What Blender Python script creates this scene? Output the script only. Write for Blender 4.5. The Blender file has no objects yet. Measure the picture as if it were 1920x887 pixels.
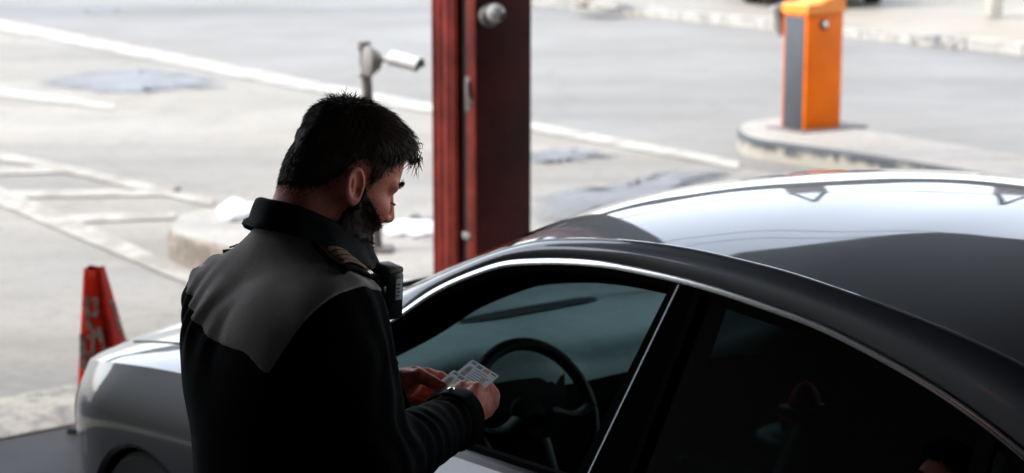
import bpy, bmesh, math, random
import numpy as np
from mathutils import Vector, Matrix
R = math.radians
rng = random.Random(7)
NR = np.random.RandomState(11)
scene = bpy.context.scene
col = scene.collection

# ------------------------------------------------------------------ camera
CAM_H, FPX, PITCH = 2.17, 3750.0, math.atan((443.5 + 280) / 3750.0)
cd = bpy.data.cameras.new('camera'); cam = bpy.data.objects.new('camera', cd); col.objects.link(cam)
cam.location = (0, 0, CAM_H); cam.rotation_euler = (math.pi / 2 - PITCH, 0, 0)
cd.sensor_width = 36; cd.lens = 36 * FPX / 1920; cd.clip_start = .05; cd.clip_end = 600
cd.dof.use_dof = True; cd.dof.focus_distance = 3.35; cd.dof.aperture_fstop = 4.8
scene.camera = cam
# ------------------------------------------------------------------ sky, sun, exposure
SUN_EL, SUN_AZ = 55, -105            # azimuth from +Y towards +X
w = bpy.data.worlds.new('World'); scene.world = w; w.use_nodes = True
nt = w.node_tree; bg = nt.nodes['Background']
sk = nt.nodes.new('ShaderNodeTexSky'); sk.sky_type = 'NISHITA'; sk.sun_disc = False
sk.sun_elevation = R(SUN_EL); sk.sun_rotation = R(SUN_AZ); sk.dust_density = 1.6; sk.air_density = 1.0
hs = nt.nodes.new('ShaderNodeHueSaturation'); hs.inputs['Saturation'].default_value = .42
nt.links.new(sk.outputs[0], hs.inputs['Color']); nt.links.new(hs.outputs[0], bg.inputs[0])
bg.inputs[1].default_value = .15
sd = bpy.data.lights.new('sun', 'SUN'); sd.energy = .7; sd.angle = R(25); sd.color = (1, .95, .87)
sun = bpy.data.objects.new('sun', sd); col.objects.link(sun)
sdir = Vector((math.sin(R(SUN_AZ)) * math.cos(R(SUN_EL)), math.cos(R(SUN_AZ)) * math.cos(R(SUN_EL)), math.sin(R(SUN_EL))))
sun.rotation_euler = (-sdir).to_track_quat('-Z', 'Y').to_euler()
scene.view_settings.view_transform = 'Standard'; scene.view_settings.look = 'None'
scene.view_settings.gamma = 1; scene.view_settings.use_curve_mapping = False
scene.view_settings.exposure = 2.3
scene.render.resolution_x = 1024; scene.render.resolution_y = 473
scene.render.engine = 'CYCLES'

# ------------------------------------------------------------------ helpers
CF_ = np.array([0, math.cos(PITCH), -math.sin(PITCH)]); CU_ = np.array([0, math.sin(PITCH), math.cos(PITCH)])
def ray(u, v):
    d = CF_ + np.array([1., 0, 0]) * ((u - 960) / FPX) + CU_ * ((443.5 - v) / FPX); return d / d[1]
def at(u, v, Y): return np.array([0, 0, CAM_H]) + ray(u, v) * Y
def gz(u, v, z=0.):
    d = ray(u, v); return np.array([0, 0, CAM_H]) + d * ((z - CAM_H) / d[2])

def mat(name, color, rough=.6, metal=0., coat=0., coat_rough=.03, noise=None, bump=None, spec=.5, vary=None, trans=0., ior=1.5):
    """noise=(scale, amount, detail) mottles the base colour; bump=(scale, strength, stretch)"""
    m = bpy.data.materials.new(name); m.use_nodes = True
    n = m.node_tree; b = n.nodes['Principled BSDF']
    b.inputs['Base Color'].default_value = (*color, 1); b.inputs['Roughness'].default_value = rough
    b.inputs['Metallic'].default_value = metal; b.inputs['Coat Weight'].default_value = coat
    b.inputs['Coat Roughness'].default_value = coat_rough; b.inputs['Specular IOR Level'].default_value = spec
    b.inputs['Transmission Weight'].default_value = trans; b.inputs['IOR'].default_value = ior
    tc = None
    if noise or bump or vary:
        tc = n.nodes.new('ShaderNodeTexCoord')
    if noise:
        t = n.nodes.new('ShaderNodeTexNoise'); t.inputs['Scale'].default_value = noise[0]
        t.inputs['Detail'].default_value = noise[2] if len(noise) > 2 else 6; t.inputs['Roughness'].default_value = .65
        n.links.new(tc.outputs['Object'], t.inputs['Vector'])
        mx = n.nodes.new('ShaderNodeMixRGB')
        c1 = tuple(max(0, c * (1 - noise[1])) for c in color); c2 = tuple(min(1, c * (1 + noise[1])) for c in color)
        if vary: c2 = vary
        mx.inputs[1].default_value = (*c1, 1); mx.inputs[2].default_value = (*c2, 1)
        rp = n.nodes.new('ShaderNodeValToRGB'); rp.color_ramp.elements[0].position = .32; rp.color_ramp.elements[1].position = .68
        n.links.new(t.outputs['Fac'], rp.inputs[0]); n.links.new(rp.outputs[0], mx.inputs[0]); n.links.new(mx.outputs[0], b.inputs['Base Color'])
    if bump:
        t = n.nodes.new('ShaderNodeTexNoise'); t.inputs['Scale'].default_value = bump[0]; t.inputs['Detail'].default_value = 5
        mp = n.nodes.new('ShaderNodeMapping'); mp.inputs['Scale'].default_value = bump[2] if len(bump) > 2 else (1, 1, 1)
        n.links.new(tc.outputs['Object'], mp.inputs[0]); n.links.new(mp.outputs[0], t.inputs['Vector'])
        bp = n.nodes.new('ShaderNodeBump'); bp.inputs['Strength'].default_value = bump[1]; bp.inputs['Distance'].default_value = .01
        n.links.new(t.outputs['Fac'], bp.inputs['Height']); n.links.new(bp.outputs[0], b.inputs['Normal'])
    return m

def glass_mat(name, tint, refl=1.0):
    m = bpy.data.materials.new(name); m.use_nodes = True; n = m.node_tree
    n.nodes.clear(); o = n.nodes.new('ShaderNodeOutputMaterial')
    tr = n.nodes.new('ShaderNodeBsdfTransparent'); tr.inputs[0].default_value = (*tint, 1)
    gl = n.nodes.new('ShaderNodeBsdfGlossy'); gl.inputs['Roughness'].default_value = .01
    fr = n.nodes.new('ShaderNodeFresnel'); fr.inputs[0].default_value = 1.5
    mx = n.nodes.new('ShaderNodeMixShader')
    n.links.new(fr.outputs[0], mx.inputs[0]); n.links.new(tr.outputs[0], mx.inputs[1]); n.links.new(gl.outputs[0], mx.inputs[2])
    n.links.new(mx.outputs[0], o.inputs[0]); return m

def tag(o, label=None, cat=None, group=None, kind=None):
    if label: o['label'] = label
    if cat: o['category'] = cat
    if group: o['group'] = group
    if kind: o['kind'] = kind
    return o

def empty(name, loc=(0, 0, 0), rz=0, label=None, cat=None, group=None):
    o = bpy.data.objects.new(name, None); col.objects.link(o); o.location = loc; o.rotation_euler = (0, 0, rz)
    o.empty_display_size = .1
    return tag(o, label, cat, group)

class MB:
    def __init__(s): s.v = []; s.f = []; s.m = []; s.mi = 0
    def add(s, V, Fc):
        n = len(s.v); s.v += [tuple(float(c) for c in p) for p in V]
        s.f += [tuple(int(i) + n for i in f) for f in Fc]; s.m += [s.mi] * len(Fc); return s
    def box(s, c, size, bev=0., M=None, taper=1.0):
        bm = bmesh.new(); bmesh.ops.create_cube(bm, size=1)
        for v in bm.verts:
            k = taper if v.co.z > 0 else 1
            v.co = Vector((v.co.x * size[0] * k, v.co.y * size[1] * k, v.co.z * size[2]))
        if bev: bmesh.ops.bevel(bm, geom=bm.edges[:], offset=bev, segments=2, profile=.5, affect='EDGES')
        T = (M or Matrix()) 
        bm.verts.index_update()
        V = [T @ (v.co + Vector(c)) for v in bm.verts]; Fc = [[v.index for v in f.verts] for f in bm.faces]
        bm.free(); return s.add(V, Fc)
    def tube(s, path, rad, n=12, cap=True, flat=None, up=None):
        P = np.array(path, float); k = len(P)
        rad = np.full(k, rad) if np.isscalar(rad) else np.array(rad, float)
        T = np.gradient(P, axis=0); T /= np.linalg.norm(T, axis=1)[:, None] + 1e-12
        ref = np.array(up if up is not None else ([0, 0, 1.] if abs(T[0][2]) < .9 else [1., 0, 0]))
        V = []
        a = np.cross(T[0], ref); a /= np.linalg.norm(a)
        for i in range(k):
            a = a - T[i] * (a @ T[i]); a /= np.linalg.norm(a) + 1e-12; b = np.cross(T[i], a)
            for j in range(n):
                q = 2 * math.pi * j / n
                fx, fy = (1, 1) if flat is None else flat
                V.append(P[i] + rad[i] * (a * math.cos(q) * fx + b * math.sin(q) * fy))
        Fc = [(i * n + j, i * n + (j + 1) % n, (i + 1) * n + (j + 1) % n, (i + 1) * n + j) for i in range(k - 1) for j in range(n)]
        if cap: Fc += [tuple(range(n))[::-1], tuple((k - 1) * n + j for j in range(n))]
        return s.add(V, Fc)
    def lathe(s, prof, n=24, M=None):
        M = M or Matrix(); V = []; k = len(prof)
        for r, z in prof:
            for j in range(n):
                q = 2 * math.pi * j / n; V.append(M @ Vector((r * math.cos(q), r * math.sin(q), z)))
        Fc = [(i * n + j, i * n + (j + 1) % n, (i + 1) * n + (j + 1) % n, (i + 1) * n + j) for i in range(k - 1) for j in range(n)]
        Fc += [tuple(range(n))[::-1], tuple((k - 1) * n + j for j in range(n))]
        return s.add(V, Fc)
    def grid(s, P, flip=False, wrapu=False):
        P = np.asarray(P, float); a, b = P.shape[:2]
        Fc = []
        for i in range(a if wrapu else a - 1):
            for j in range(b - 1):
                i2 = (i + 1) % a
                q = (i * b + j, i2 * b + j, i2 * b + j + 1, i * b + j + 1)
                Fc.append(q[::-1] if flip else q)
        return s.add(P.reshape(-1, 3), Fc)
    def prism(s, poly, z0, z1, M=None):
        n = len(poly); M = M or Matrix()
        V = [M @ Vector((x, y, z0)) for x, y in poly] + [M @ Vector((x, y, z1)) for x, y in poly]
        Fc = [tuple(range(n))[::-1], tuple(range(n, 2 * n))] + [(i, (i + 1) % n, n + (i + 1) % n, n + i) for i in range(n)]
        return s.add(V, Fc)
    def build(s, name, mt, parent=None, smooth=35, weld=False):
        me = bpy.data.meshes.new(name); me.from_pydata(s.v, [], s.f); me.validate(); me.update()
        for m in (mt if isinstance(mt, (list, tuple)) else [mt]): me.materials.append(m)
        if any(s.m):
            for p, i in zip(me.polygons, s.m): p.material_index = i
        bm = bmesh.new(); bm.from_mesh(me)
        if weld: bmesh.ops.remove_doubles(bm, verts=bm.verts[:], dist=1e-5)
        bmesh.ops.recalc_face_normals(bm, faces=bm.faces[:]); bm.to_mesh(me); bm.free()
        if smooth:
            me.polygons.foreach_set('use_smooth', [True] * len(me.polygons)); me.set_sharp_from_angle(angle=R(smooth))
        o = bpy.data.objects.new(name, me); col.objects.link(o)
        if parent: o.parent = parent
        return o

def interp(x, xs, ys):
    """monotone-ish smooth interpolation (Catmull-Rom) through points sorted by xs"""
    xs = np.asarray(xs, float); ys = np.asarray(ys, float); x = np.clip(np.asarray(x, float), xs[0], xs[-1])
    m = np.gradient(ys, xs); i = np.clip(np.searchsorted(xs, x) - 1, 0, len(xs) - 2)
    h = xs[i + 1] - xs[i]; t = (x - xs[i]) / h
    return (2*t**3-3*t**2+1)*ys[i] + (t**3-2*t**2+t)*h*m[i] + (-2*t**3+3*t**2)*ys[i+1] + (t**3-t**2)*h*m[i+1]

AX = R(51)
FWD = np.array([-math.cos(AX), math.sin(AX), 0]); LAT = np.array([math.sin(AX), math.cos(AX), 0])   # lane forward; lane lateral (away, right)
def lane(f, l, z=0): return FWD * f + LAT * l + np.array([0, 0, z])
LANE_RZ = math.pi - AX                                                    # rotation taking +X to FWD

# ------------------------------------------------------------------ materials
M = {}
def ground_material(name, base, warm, dark, scale=1.):
    m = bpy.data.materials.new(name); m.use_nodes = True; n = m.node_tree; b = n.nodes['Principled BSDF']
    tc = n.nodes.new('ShaderNodeTexCoord')
    def noise(s, d=6, r=.6, stretch=None):
        t = n.nodes.new('ShaderNodeTexNoise'); t.inputs['Scale'].default_value = s; t.inputs['Detail'].default_value = d; t.inputs['Roughness'].default_value = r
        src = tc.outputs['Object']
        if stretch:
            mp = n.nodes.new('ShaderNodeMapping'); mp.inputs['Rotation'].default_value = (0, 0, -LANE_RZ); mp.inputs['Scale'].default_value = stretch
            mp.vector_type = 'POINT'; n.links.new(src, mp.inputs[0]); src = mp.outputs[0]
        n.links.new(src, t.inputs['Vector']); return t
    def ramp(src, p0, p1):
        r = n.nodes.new('ShaderNodeValToRGB'); r.color_ramp.elements[0].position = p0; r.color_ramp.elements[1].position = p1
        n.links.new(src, r.inputs[0]); return r
    def mix(fac, a, c, fv=None):
        x = n.nodes.new('ShaderNodeMixRGB')
        if fv is not None: 
            mt = n.nodes.new('ShaderNodeMath'); mt.operation = 'MULTIPLY'; mt.inputs[1].default_value = fv; n.links.new(fac, mt.inputs[0]); fac = mt.outputs[0]
        n.links.new(fac, x.inputs[0])
        for k, q in ((1, a), (2, c)):
            if isinstance(q, tuple): x.inputs[k].default_value = (*q, 1)
            else: n.links.new(q, x.inputs[k])
        return x.outputs[0]
    c = mix(ramp(noise(.16 * scale, 5).outputs['Fac'], .42, .6).outputs[0], base, warm)
    c = mix(ramp(noise(.5 * scale, 8, .7, (.25, 1, 1)).outputs['Fac'], .45, .70).outputs[0], c, dark, .75)
    c = mix(ramp(noise(2.2 * scale, 9, .75).outputs['Fac'], .5, .75).outputs[0], c, dark, .6)
    c = mix(ramp(noise(13, 6, .8).outputs['Fac'], .5, .72).outputs[0], c, dark, .7)
    c = mix(ramp(noise(60, 4, .7).outputs['Fac'], .45, .8).outputs[0], c, tuple(k * .55 for k in base), .5)
    vo = n.nodes.new('ShaderNodeTexVoronoi'); vo.feature = 'DISTANCE_TO_EDGE'; vo.inputs['Scale'].default_value = .38
    wob = noise(1.6, 4); ad = n.nodes.new('ShaderNodeMixRGB'); ad.blend_type = 'ADD'; ad.inputs[0].default_value = .6
    n.links.new(tc.outputs['Object'], ad.inputs[1]); n.links.new(wob.outputs['Color'], ad.inputs[2]); n.links.new(ad.outputs[0], vo.inputs['Vector'])
    cr = ramp(vo.outputs['Distance'], .004, .012); iv = n.nodes.new('ShaderNodeInvert'); n.links.new(cr.outputs[0], iv.inputs['Color'])
    c = mix(iv.outputs[0], c, tuple(k * .4 for k in dark), .14)
    n.links.new(c, b.inputs['Base Color'])
    rr = ramp(noise(.45 * scale, 5).outputs['Fac'], .35, .7); mr = n.nodes.new('ShaderNodeMapRange')
    mr.inputs['To Min'].default_value = .55; mr.inputs['To Max'].default_value = .85
    n.links.new(rr.outputs[0], mr.inputs[0]); n.links.new(mr.outputs[0], b.inputs['Roughness'])
    bp = n.nodes.new('ShaderNodeBump'); bp.inputs['Strength'].default_value = .25; bp.inputs['Distance'].default_value = .008
    n.links.new(noise(45, 5, .8).outputs['Fac'], bp.inputs['Height']); n.links.new(bp.outputs[0], b.inputs['Normal'])
    return m

def worn_paint(name, color, under, wear=.5, scale=3., zfall=0.):
    """paint worn through to the ground colour in ragged patches"""
    m = bpy.data.materials.new(name); m.use_nodes = True; n = m.node_tree; b = n.nodes['Principled BSDF']; b.inputs['Roughness'].default_value = .7
    tc = n.nodes.new('ShaderNodeTexCoord'); t = n.nodes.new('ShaderNodeTexNoise'); t.inputs['Scale'].default_value = scale; t.inputs['Detail'].default_value = 10; t.inputs['Roughness'].default_value = .75
    n.links.new(tc.outputs['Object'], t.inputs['Vector'])
    r = n.nodes.new('ShaderNodeValToRGB'); r.color_ramp.elements[0].position = wear - .06; r.color_ramp.elements[1].position = wear + .08
    if zfall:                                    # a painted band along the top of the kerb face, flaking downwards
        sp = n.nodes.new('ShaderNodeSeparateXYZ'); n.links.new(tc.outputs['Object'], sp.inputs[0]); mm = n.nodes.new('ShaderNodeMath'); mm.operation = 'MULTIPLY_ADD'
        mm.inputs[1].default_value = -zfall; mm.inputs[2].default_value = zfall * .085; n.links.new(sp.outputs['Z'], mm.inputs[0]); a2 = n.nodes.new('ShaderNodeMath'); a2.operation = 'ADD'
        n.links.new(mm.outputs[0], a2.inputs[0]); n.links.new(t.outputs['Fac'], a2.inputs[1]); n.links.new(a2.outputs[0], r.inputs[0])
    else: n.links.new(t.outputs['Fac'], r.inputs[0])
    x = n.nodes.new('ShaderNodeMixRGB'); x.inputs[1].default_value = (*under, 1); x.inputs[2].default_value = (*color, 1)
    n.links.new(r.outputs[0], x.inputs[0]); n.links.new(x.outputs[0], b.inputs['Base Color']); return m

M['ground'] = ground_material('pale_concrete_road', (.205, .190, .162), (.265, .24, .20), (.105, .098, .085))
M['road'] = ground_material('grey_asphalt_road', (.168, .161, .146), (.185, .177, .16), (.115, .11, .102), .8)
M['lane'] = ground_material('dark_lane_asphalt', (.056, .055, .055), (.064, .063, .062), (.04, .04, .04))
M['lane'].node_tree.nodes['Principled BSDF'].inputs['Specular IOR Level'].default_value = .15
M['walk'] = ground_material('sandy_pavement', (.26, .23, .185), (.29, .265, .22), (.16, .145, .12))
M['island'] = ground_material('dirty_concrete', (.26, .24, .21), (.34, .32, .28), (.13, .125, .12), 3)
M['line'] = worn_paint('worn_white_paint', (.34, .322, .28), (.195, .182, .155), .455, 3)
M['line_worn'] = worn_paint('very_worn_white_paint', (.32, .302, .262), (.195, .18, .152), .51, 3)
M['stop'] = worn_paint('worn_stop_paint', (.42, .385, .31), (.17, .158, .135), .47, 5)
M['kerbpaint'] = worn_paint('flaking_kerb_paint', (.30, .275, .225), (.045, .05, .058), .50, 6, 3.2)
M['kerbpale'] = worn_paint('pale_kerb_paint', (.34, .325, .295), (.22, .205, .18), .45, 4)
M['kerbdark'] = worn_paint('dark_kerb_paint', (.07, .075, .085), (.36, .34, .29), .48, 5)
M['wet'] = None
M['puddle'] = mat('wet_road_film', (.125, .128, .137), .4, noise=(2, .3), bump=(30, .05), spec=.25)
M['red_lit'] = mat('lit_red_paint', (.145, .017, .011), .6, noise=(5, .55), bump=(12, .1, (6, 6, .4)), spec=.1)  # column red, brighter copy for the side the light reaches
M['red_shaded'] = mat('shaded_red_paint', (.065, .0055, .005), .65, noise=(4, .5), bump=(20, .15), spec=.3)  # same column red, darkened to paint in the shade on its near face
M['black'] = mat('black_recess', (.006, .006, .006), .8)
M['steel'] = mat('galvanised_steel', (.25, .24, .23), .45, .6, noise=(8, .3))
M['rust'] = mat('brown_grey_steel', (.13, .11, .1), .6, .3, noise=(9, .4))
M['white_plastic'] = mat('white_plastic', (.5, .5, .49), .4, noise=(20, .06))
M['grey_plastic'] = mat('grey_plastic', (.2, .18, .165), .5)
M['lens'] = mat('black_lens', (.01, .01, .012), .08)
M['orange'] = mat('orange_powder_coat', (.74, .14, .002), .5, noise=(3, .12), spec=.12)
M['orange_lid'] = mat('pale_orange_lid', (.85, .26, .03), .42, noise=(4, .1), spec=.35)
M['slate'] = mat('slate_grey_panel', (.042, .048, .056), .5, noise=(4, .15))
M['cone'] = mat('orange_red_plastic', (.47, .013, .003), .55, noise=(7, .45), spec=.1)
M['stencil'] = worn_paint('worn_stencil', (.22, .19, .16), (.25, .02, .008), .47, 30)
M['rubber'] = mat('black_rubber', (.012, .012, .012), .7)
M['snow'] = mat('old_snow', (.5, .51, .53), .6, noise=(8, .08), bump=(20, .6))
M['stone'] = mat('dirty_stone', (.2, .17, .14), .85, noise=(9, .5), bump=(10, .8))
M['canopy'] = mat('dark_canopy_steel', (.014, .014, .015), .8, noise=(1, .3))
M['booth'] = mat('dark_booth_panels', (.035, .034, .034), .7, noise=(1.2, .3))
M['beige'] = mat('beige_render', (.42, .39, .34), .85, noise=(2, .12))
M['bark'] = mat('bark', (.08, .065, .05), .9, noise=(6, .4))

def film(m):
    # the wet film thins out towards its rim and breaks up where the surface is rough
    n = m.node_tree; b = n.nodes['Principled BSDF']; a = n.nodes.new('ShaderNodeAttribute'); a.attribute_name = 'film'
    tc = n.nodes.new('ShaderNodeTexCoord'); t = n.nodes.new('ShaderNodeTexNoise'); t.inputs['Scale'].default_value = 2.2; t.inputs['Detail'].default_value = 8
    n.links.new(tc.outputs['Object'], t.inputs['Vector']); ad = n.nodes.new('ShaderNodeMath'); ad.operation = 'ADD'; n.links.new(a.outputs['Fac'], ad.inputs[0]); n.links.new(t.outputs['Fac'], ad.inputs[1])
    mr = n.nodes.new('ShaderNodeMapRange'); mr.inputs['From Min'].default_value = .55; mr.inputs['From Max'].default_value = 1.35; mr.inputs['To Max'].default_value = .8
    n.links.new(ad.outputs[0], mr.inputs[0]); n.links.new(mr.outputs[0], b.inputs['Alpha'])
film(M['puddle'])
# ------------------------------------------------------------------ ground
def sheet(name, pts, z, mt, kind='structure'):
    V = [(p[0], p[1], z) for p in pts]
    o = MB().add(V, [tuple(range(len(V)))]).build(name, mt, None, smooth=0); tag(o, kind=kind); return o
def strip_px(name, quads, z, mt):
    """quads of ground points (pixel quads on the flat ground) as one marking"""
    mb = MB()
    for q in quads: mb.add([(gz(*p)[0], gz(*p)[1], z) for p in q], [tuple(range(len(q)))])
    o = mb.build(name, mt, None, smooth=0); tag(o, kind='structure'); return o

g = MB(); S = 260
xs = np.linspace(-S, S, 27)
g.grid(np.array([[(x, y, 0) for y in np.linspace(-S, S, 27)] for x in xs])).build('ground', M['ground'], None, 0)['kind'] = 'structure'
# grey asphalt carriageway beyond the white edge line, up to the far kerb
def ln(p, d): return np.array(p) + FWD[:2] * d
kA0, kA1 = np.array([-6.5, 25.4]), np.array([1.57, 13.88]); dA = (kA0 - kA1) / np.linalg.norm(kA0 - kA1)
kK0, kK1 = np.array([.26, 28.6]), np.array([5.5, 21.5]); dK = (kK0 - kK1) / np.linalg.norm(kK0 - kK1)
sheet('carriageway', [kA1 - dA * 30, kK1 - dK * 30, kK0 + dK * 60, kA0 + dA * 60], .004, M['road'])
# far pavement with its kerb
nK = np.array([dK[1], -dK[0]]) if np.array([dK[1], -dK[0]])[1] > 0 else -np.array([dK[1], -dK[0]])
mb = MB()
a0, a1 = kK1 - dK * 20, kK0 + dK * 60
mb.add([(*(a0 + nK * .15), .12), (*(a1 + nK * .15), .12), (*(a1 + nK * 30), .12), (*(a0 + nK * 30), .12)], [(0, 1, 2, 3)])
o = mb.build('pavement', M['walk'], None, 0); tag(o, kind='structure')
mb = MB(); L_ = np.linalg.norm(a1 - a0); k = int(L_ / .8)
for i in range(k):
    p, q = a0 + dK * (i * .8 + .01), a0 + dK * (i * .8 + .79); h = .125 + rng.uniform(-.01, .008)
    mb.mi = 0 if rng.random() < .72 else 1
    for (s0, s1) in ((0, .15),):
        P = [p, q, q + nK * s1, p + nK * s1]
        mb.add([(*x, -.05) for x in P] + [(*x, h) for x in P], [(0, 1, 5, 4), (1, 2, 6, 5), (2, 3, 7, 6), (3, 0, 4, 7), (4, 5, 6, 7)])
o = mb.build('kerb', [M['kerbpale'], M['kerbdark']], None, 0); tag(o, kind='structure')
# dark lane asphalt under the canopy, with worn stop line across it
e0, e1 = np.array([-1.9, 7.17]), np.array([-1.64, 7.46]); dE = LAT[:2]
c0 = (e0 + e1) / 2
def fl(f, l): return lane(f, l)[:2]
f0 = float(c0 @ FWD[:2])
sheet('lane', [fl(f0, 13), fl(-18, 13), fl(-18, -9), fl(11, -9), fl(11, 2.2), fl(9.5, 2.4), fl(f0, 2.4)], .004, M['lane'])  # unseen left stretch runs further forward, added to darken the fender's reflection
sheet('stop_line', [c0 - dE * 3 + FWD[:2] * .02, c0 + dE * 3.4 + FWD[:2] * .02, c0 + dE * 3.4 + FWD[:2] * .55, c0 - dE * 3 + FWD[:2] * .55], .008, M['stop'])

# painted lines
strip_px('edge_line', [[(-200, 5), (0, 38), (0, 57), (-200, 22)], [(0, 38), (640, 164), (640, 183), (0, 57)], [(640, 164), (1000, 231), (1000, 247), (640, 183)],
    [(1000, 231), (1385, 304), (1385, 318), (1000, 247)]], .008, M['line'])
strip_px('short_line', [[(-120, 150), (215, 196), (215, 207), (-120, 166)]], .008, M['line'])
strip_px('hatch_border', [[(-250, 235), (130, 313), (130, 327), (-250, 252)], [(130, 313), (405, 376), (395, 389), (130, 327)],
    [(-140, 300), (25, 362), (0, 386), (-165, 320)], [(25, 362), (400, 528), (375, 545), (0, 386)]], .008, M['line_worn'])
strip_px('hatch_bars', [[(-170, 322), (122, 313), (140, 325), (-160, 334)], [(-60, 360), (340, 357), (310, 369), (-30, 373)], [(85, 407), (330, 400), (330, 412), (105, 421)]], .0085, M['line_worn'])
# wet patches
def puddle(pts, z=.006, seed=0):
    """closed ragged outline round control points"""
    rr = random.Random(seed); P = np.array([gz(*p)[:2] for p in pts]); n = len(P); out = []
    for i in range(n):
        p0, p1, p2, p3 = P[i - 1], P[i], P[(i + 1) % n], P[(i + 2) % n]
        for t in np.linspace(0, 1, 14, endpoint=False):
            q = .5 * ((2 * p1) + (-p0 + p2) * t + (2*p0 - 5*p1 + 4*p2 - p3) * t*t + (-p0 + 3*p1 - 3*p2 + p3) * t**3)
            out.append(q + np.array([rr.gauss(0, .03), rr.gauss(0, .05)]))
    c = sum(out) / len(out); m_ = len(out); rings = [0., .45, .7, .86, 1.0]; V = []; W_ = []
    for k, sc in enumerate(rings):
        for q in out: V.append((*(c + (q - c) * sc), z)); W_.append((1, 1, .75, .35, 0)[k])
    Fc = [(r * m_ + i, r * m_ + (i + 1) % m_, (r + 1) * m_ + (i + 1) % m_, (r + 1) * m_ + i) for r in range(1, 4) for i in range(m_)] + [tuple(m_ + i for i in range(m_))]
    me = bpy.data.meshes.new('puddle'); me.from_pydata(V, [], Fc); at_ = me.attributes.new('film', 'FLOAT', 'POINT'); at_.data.foreach_set('value', W_)
    me.materials.append(M['puddle']); o = bpy.data.objects.new('puddle', me); col.objects.link(o); tag(o, kind='structure')
puddle([(55, 158), (150, 134), (285, 127), (385, 140), (435, 163), (330, 172), (250, 180), (130, 172)], .0065, 1)
puddle([(150, 22), (190, 16), (235, 20), (180, 30)], .0065, 2)
puddle([(990, 285), (1080, 278), (1160, 290), (1080, 305), (1000, 310)], .0065, 3)
puddle([(980, 372), (1150, 345), (1260, 318), (1385, 322), (1330, 350), (1160, 400), (1000, 430)], .0065, 4)
puddle([(720, 425), (770, 405), (820, 412), (800, 440), (740, 440)], .0065, 6)

# kerbed islands
def island(name, pts, h, mt, side, seed=0):
    P = [np.array(p) for p in pts]; n = len(P)
    V = []; mb = MB(); c = sum(P) / n
    for z, sc in ((-.05, 0), (h - .02, -.005), (h, .02)):
        for p in P:
            d = (c - p) / np.linalg.norm(c - p); V.append((*(p + d * sc), z))
    F0 = []
    for r in range(2):
        for i in range(n):
            F0.append((r*n + i, r*n + (i+1) % n, (r+1)*n + (i+1) % n, (r+1)*n + i))
    mb.mi = 1; mb.add(V, F0); mb.mi = 0; mb.add(V[2*n:], [tuple(range(n))])
    o = mb.build(name, [mt, side], None, 0); tag(o, kind='structure'); return o
LF, LL = FWD[:2], LAT[:2]
# barrier island: rounded nose, straight sides running to the lower right
isl2 = [gz(u, v, .15)[:2] for u, v in [(1640, 291), (1530, 276), (1428, 262), (1402, 256), (1387, 248), (1383, 240), (1390, 231), (1410, 225), (1445, 221), (1510, 222), (1560, 230), (1612, 241), (1760, 265), (1910, 289), (2300, 350), (2300, 420), (1960, 345), (1800, 317)]]
island('traffic_island', isl2, .15, M['island'], M['kerbpaint'])
isl1 = []
P1 = [tuple(gz(u, v, .15)[:2]) for u, v in [(316, 431), (321, 416), (338, 400), (382, 391), (445, 388)]] + [(2.1, 8.0), (1.3, 7.2)] + [tuple(gz(u, v, .15)[:2]) for u, v in [(402, 457), (346, 445)]]
island('traffic_island', [np.array(p) for p in P1], .15, M['island'], M['stone'])

# ------------------------------------------------------------------ the sedan (car frame: x forward from front axle, y to its left, z up)
M['paint'] = mat('dark_grey_metallic_paint', (.009, .0125, .017), .45, .15, 1.0, .015)
def fleck(m):
    n = m.node_tree; b = n.nodes['Principled BSDF']; b.inputs['Coat IOR'].default_value = 1.52; tc = n.nodes.new('ShaderNodeTexCoord')
    t = n.nodes.new('ShaderNodeTexNoise'); t.inputs['Scale'].default_value = 5; t.inputs['Detail'].default_value = 8; t.inputs['Roughness'].default_value = .7
    n.links.new(tc.outputs['Object'], t.inputs['Vector']); mr = n.nodes.new('ShaderNodeMapRange')
    mr.inputs['From Min'].default_value = .35; mr.inputs['From Max'].default_value = .75; mr.inputs['To Min'].default_value = .012; mr.inputs['To Max'].default_value = .07
    n.links.new(t.outputs['Fac'], mr.inputs[0]); n.links.new(mr.outputs[0], b.inputs['Coat Roughness'])
fleck(M['paint'])
M['chrome'] = mat('satin_chrome', (.62, .62, .62), .16, 1.0)
M['dull_chrome'] = mat('dull_chrome', (.24, .25, .26), .5, 1.0)
M['gloss_black'] = mat('gloss_black_trim', (.004, .004, .0045), .6, spec=0)
M['seal'] = mat('window_rubber', (.008, .008, .008), .6, bump=(40, .05), spec=0)
M['trim_in'] = mat('black_interior_trim', (.008, .008, .008), .75, bump=(120, .1), spec=.1)
M['dash'] = mat('skylit_dash_vinyl', (.52, .66, .65), .5, noise=(3, .25), bump=(150, .08))  # pale teal stands in for skylight on a dark dashboard top
M['grille_mesh'] = mat('perforated_grille', (.006, .006, .006), .7, noise=(160, .9, 1), vary=(.012, .016, .016))
M['leather'] = mat('black_leather', (.008, .008, .009), .45, bump=(60, .1))
M['wheel_leather'] = mat('steering_wheel_leather', (.008, .008, .008), .6, spec=.2)
M['alu'] = mat('brushed_alloy', (.55, .55, .56), .3, 1.0)
M['spoke'] = mat('dark_alloy_spoke', (.035, .037, .037), .45, .7)
M['tyre'] = mat('tyre_rubber', (.015, .015, .015), .85, bump=(30, .2))
M['headlamp'] = mat('headlamp_lens', (.3, .31, .33), .05, .3, 1.0)
M['taillamp'] = mat('red_tail_lens', (.25, .01, .01), .1, 0, 1.0)
M['wind_glass'] = glass_mat('windscreen_glass', (.68, .88, .86))
M['tint_glass'] = glass_mat('tinted_glass', (.07, .09, .09))

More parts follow.
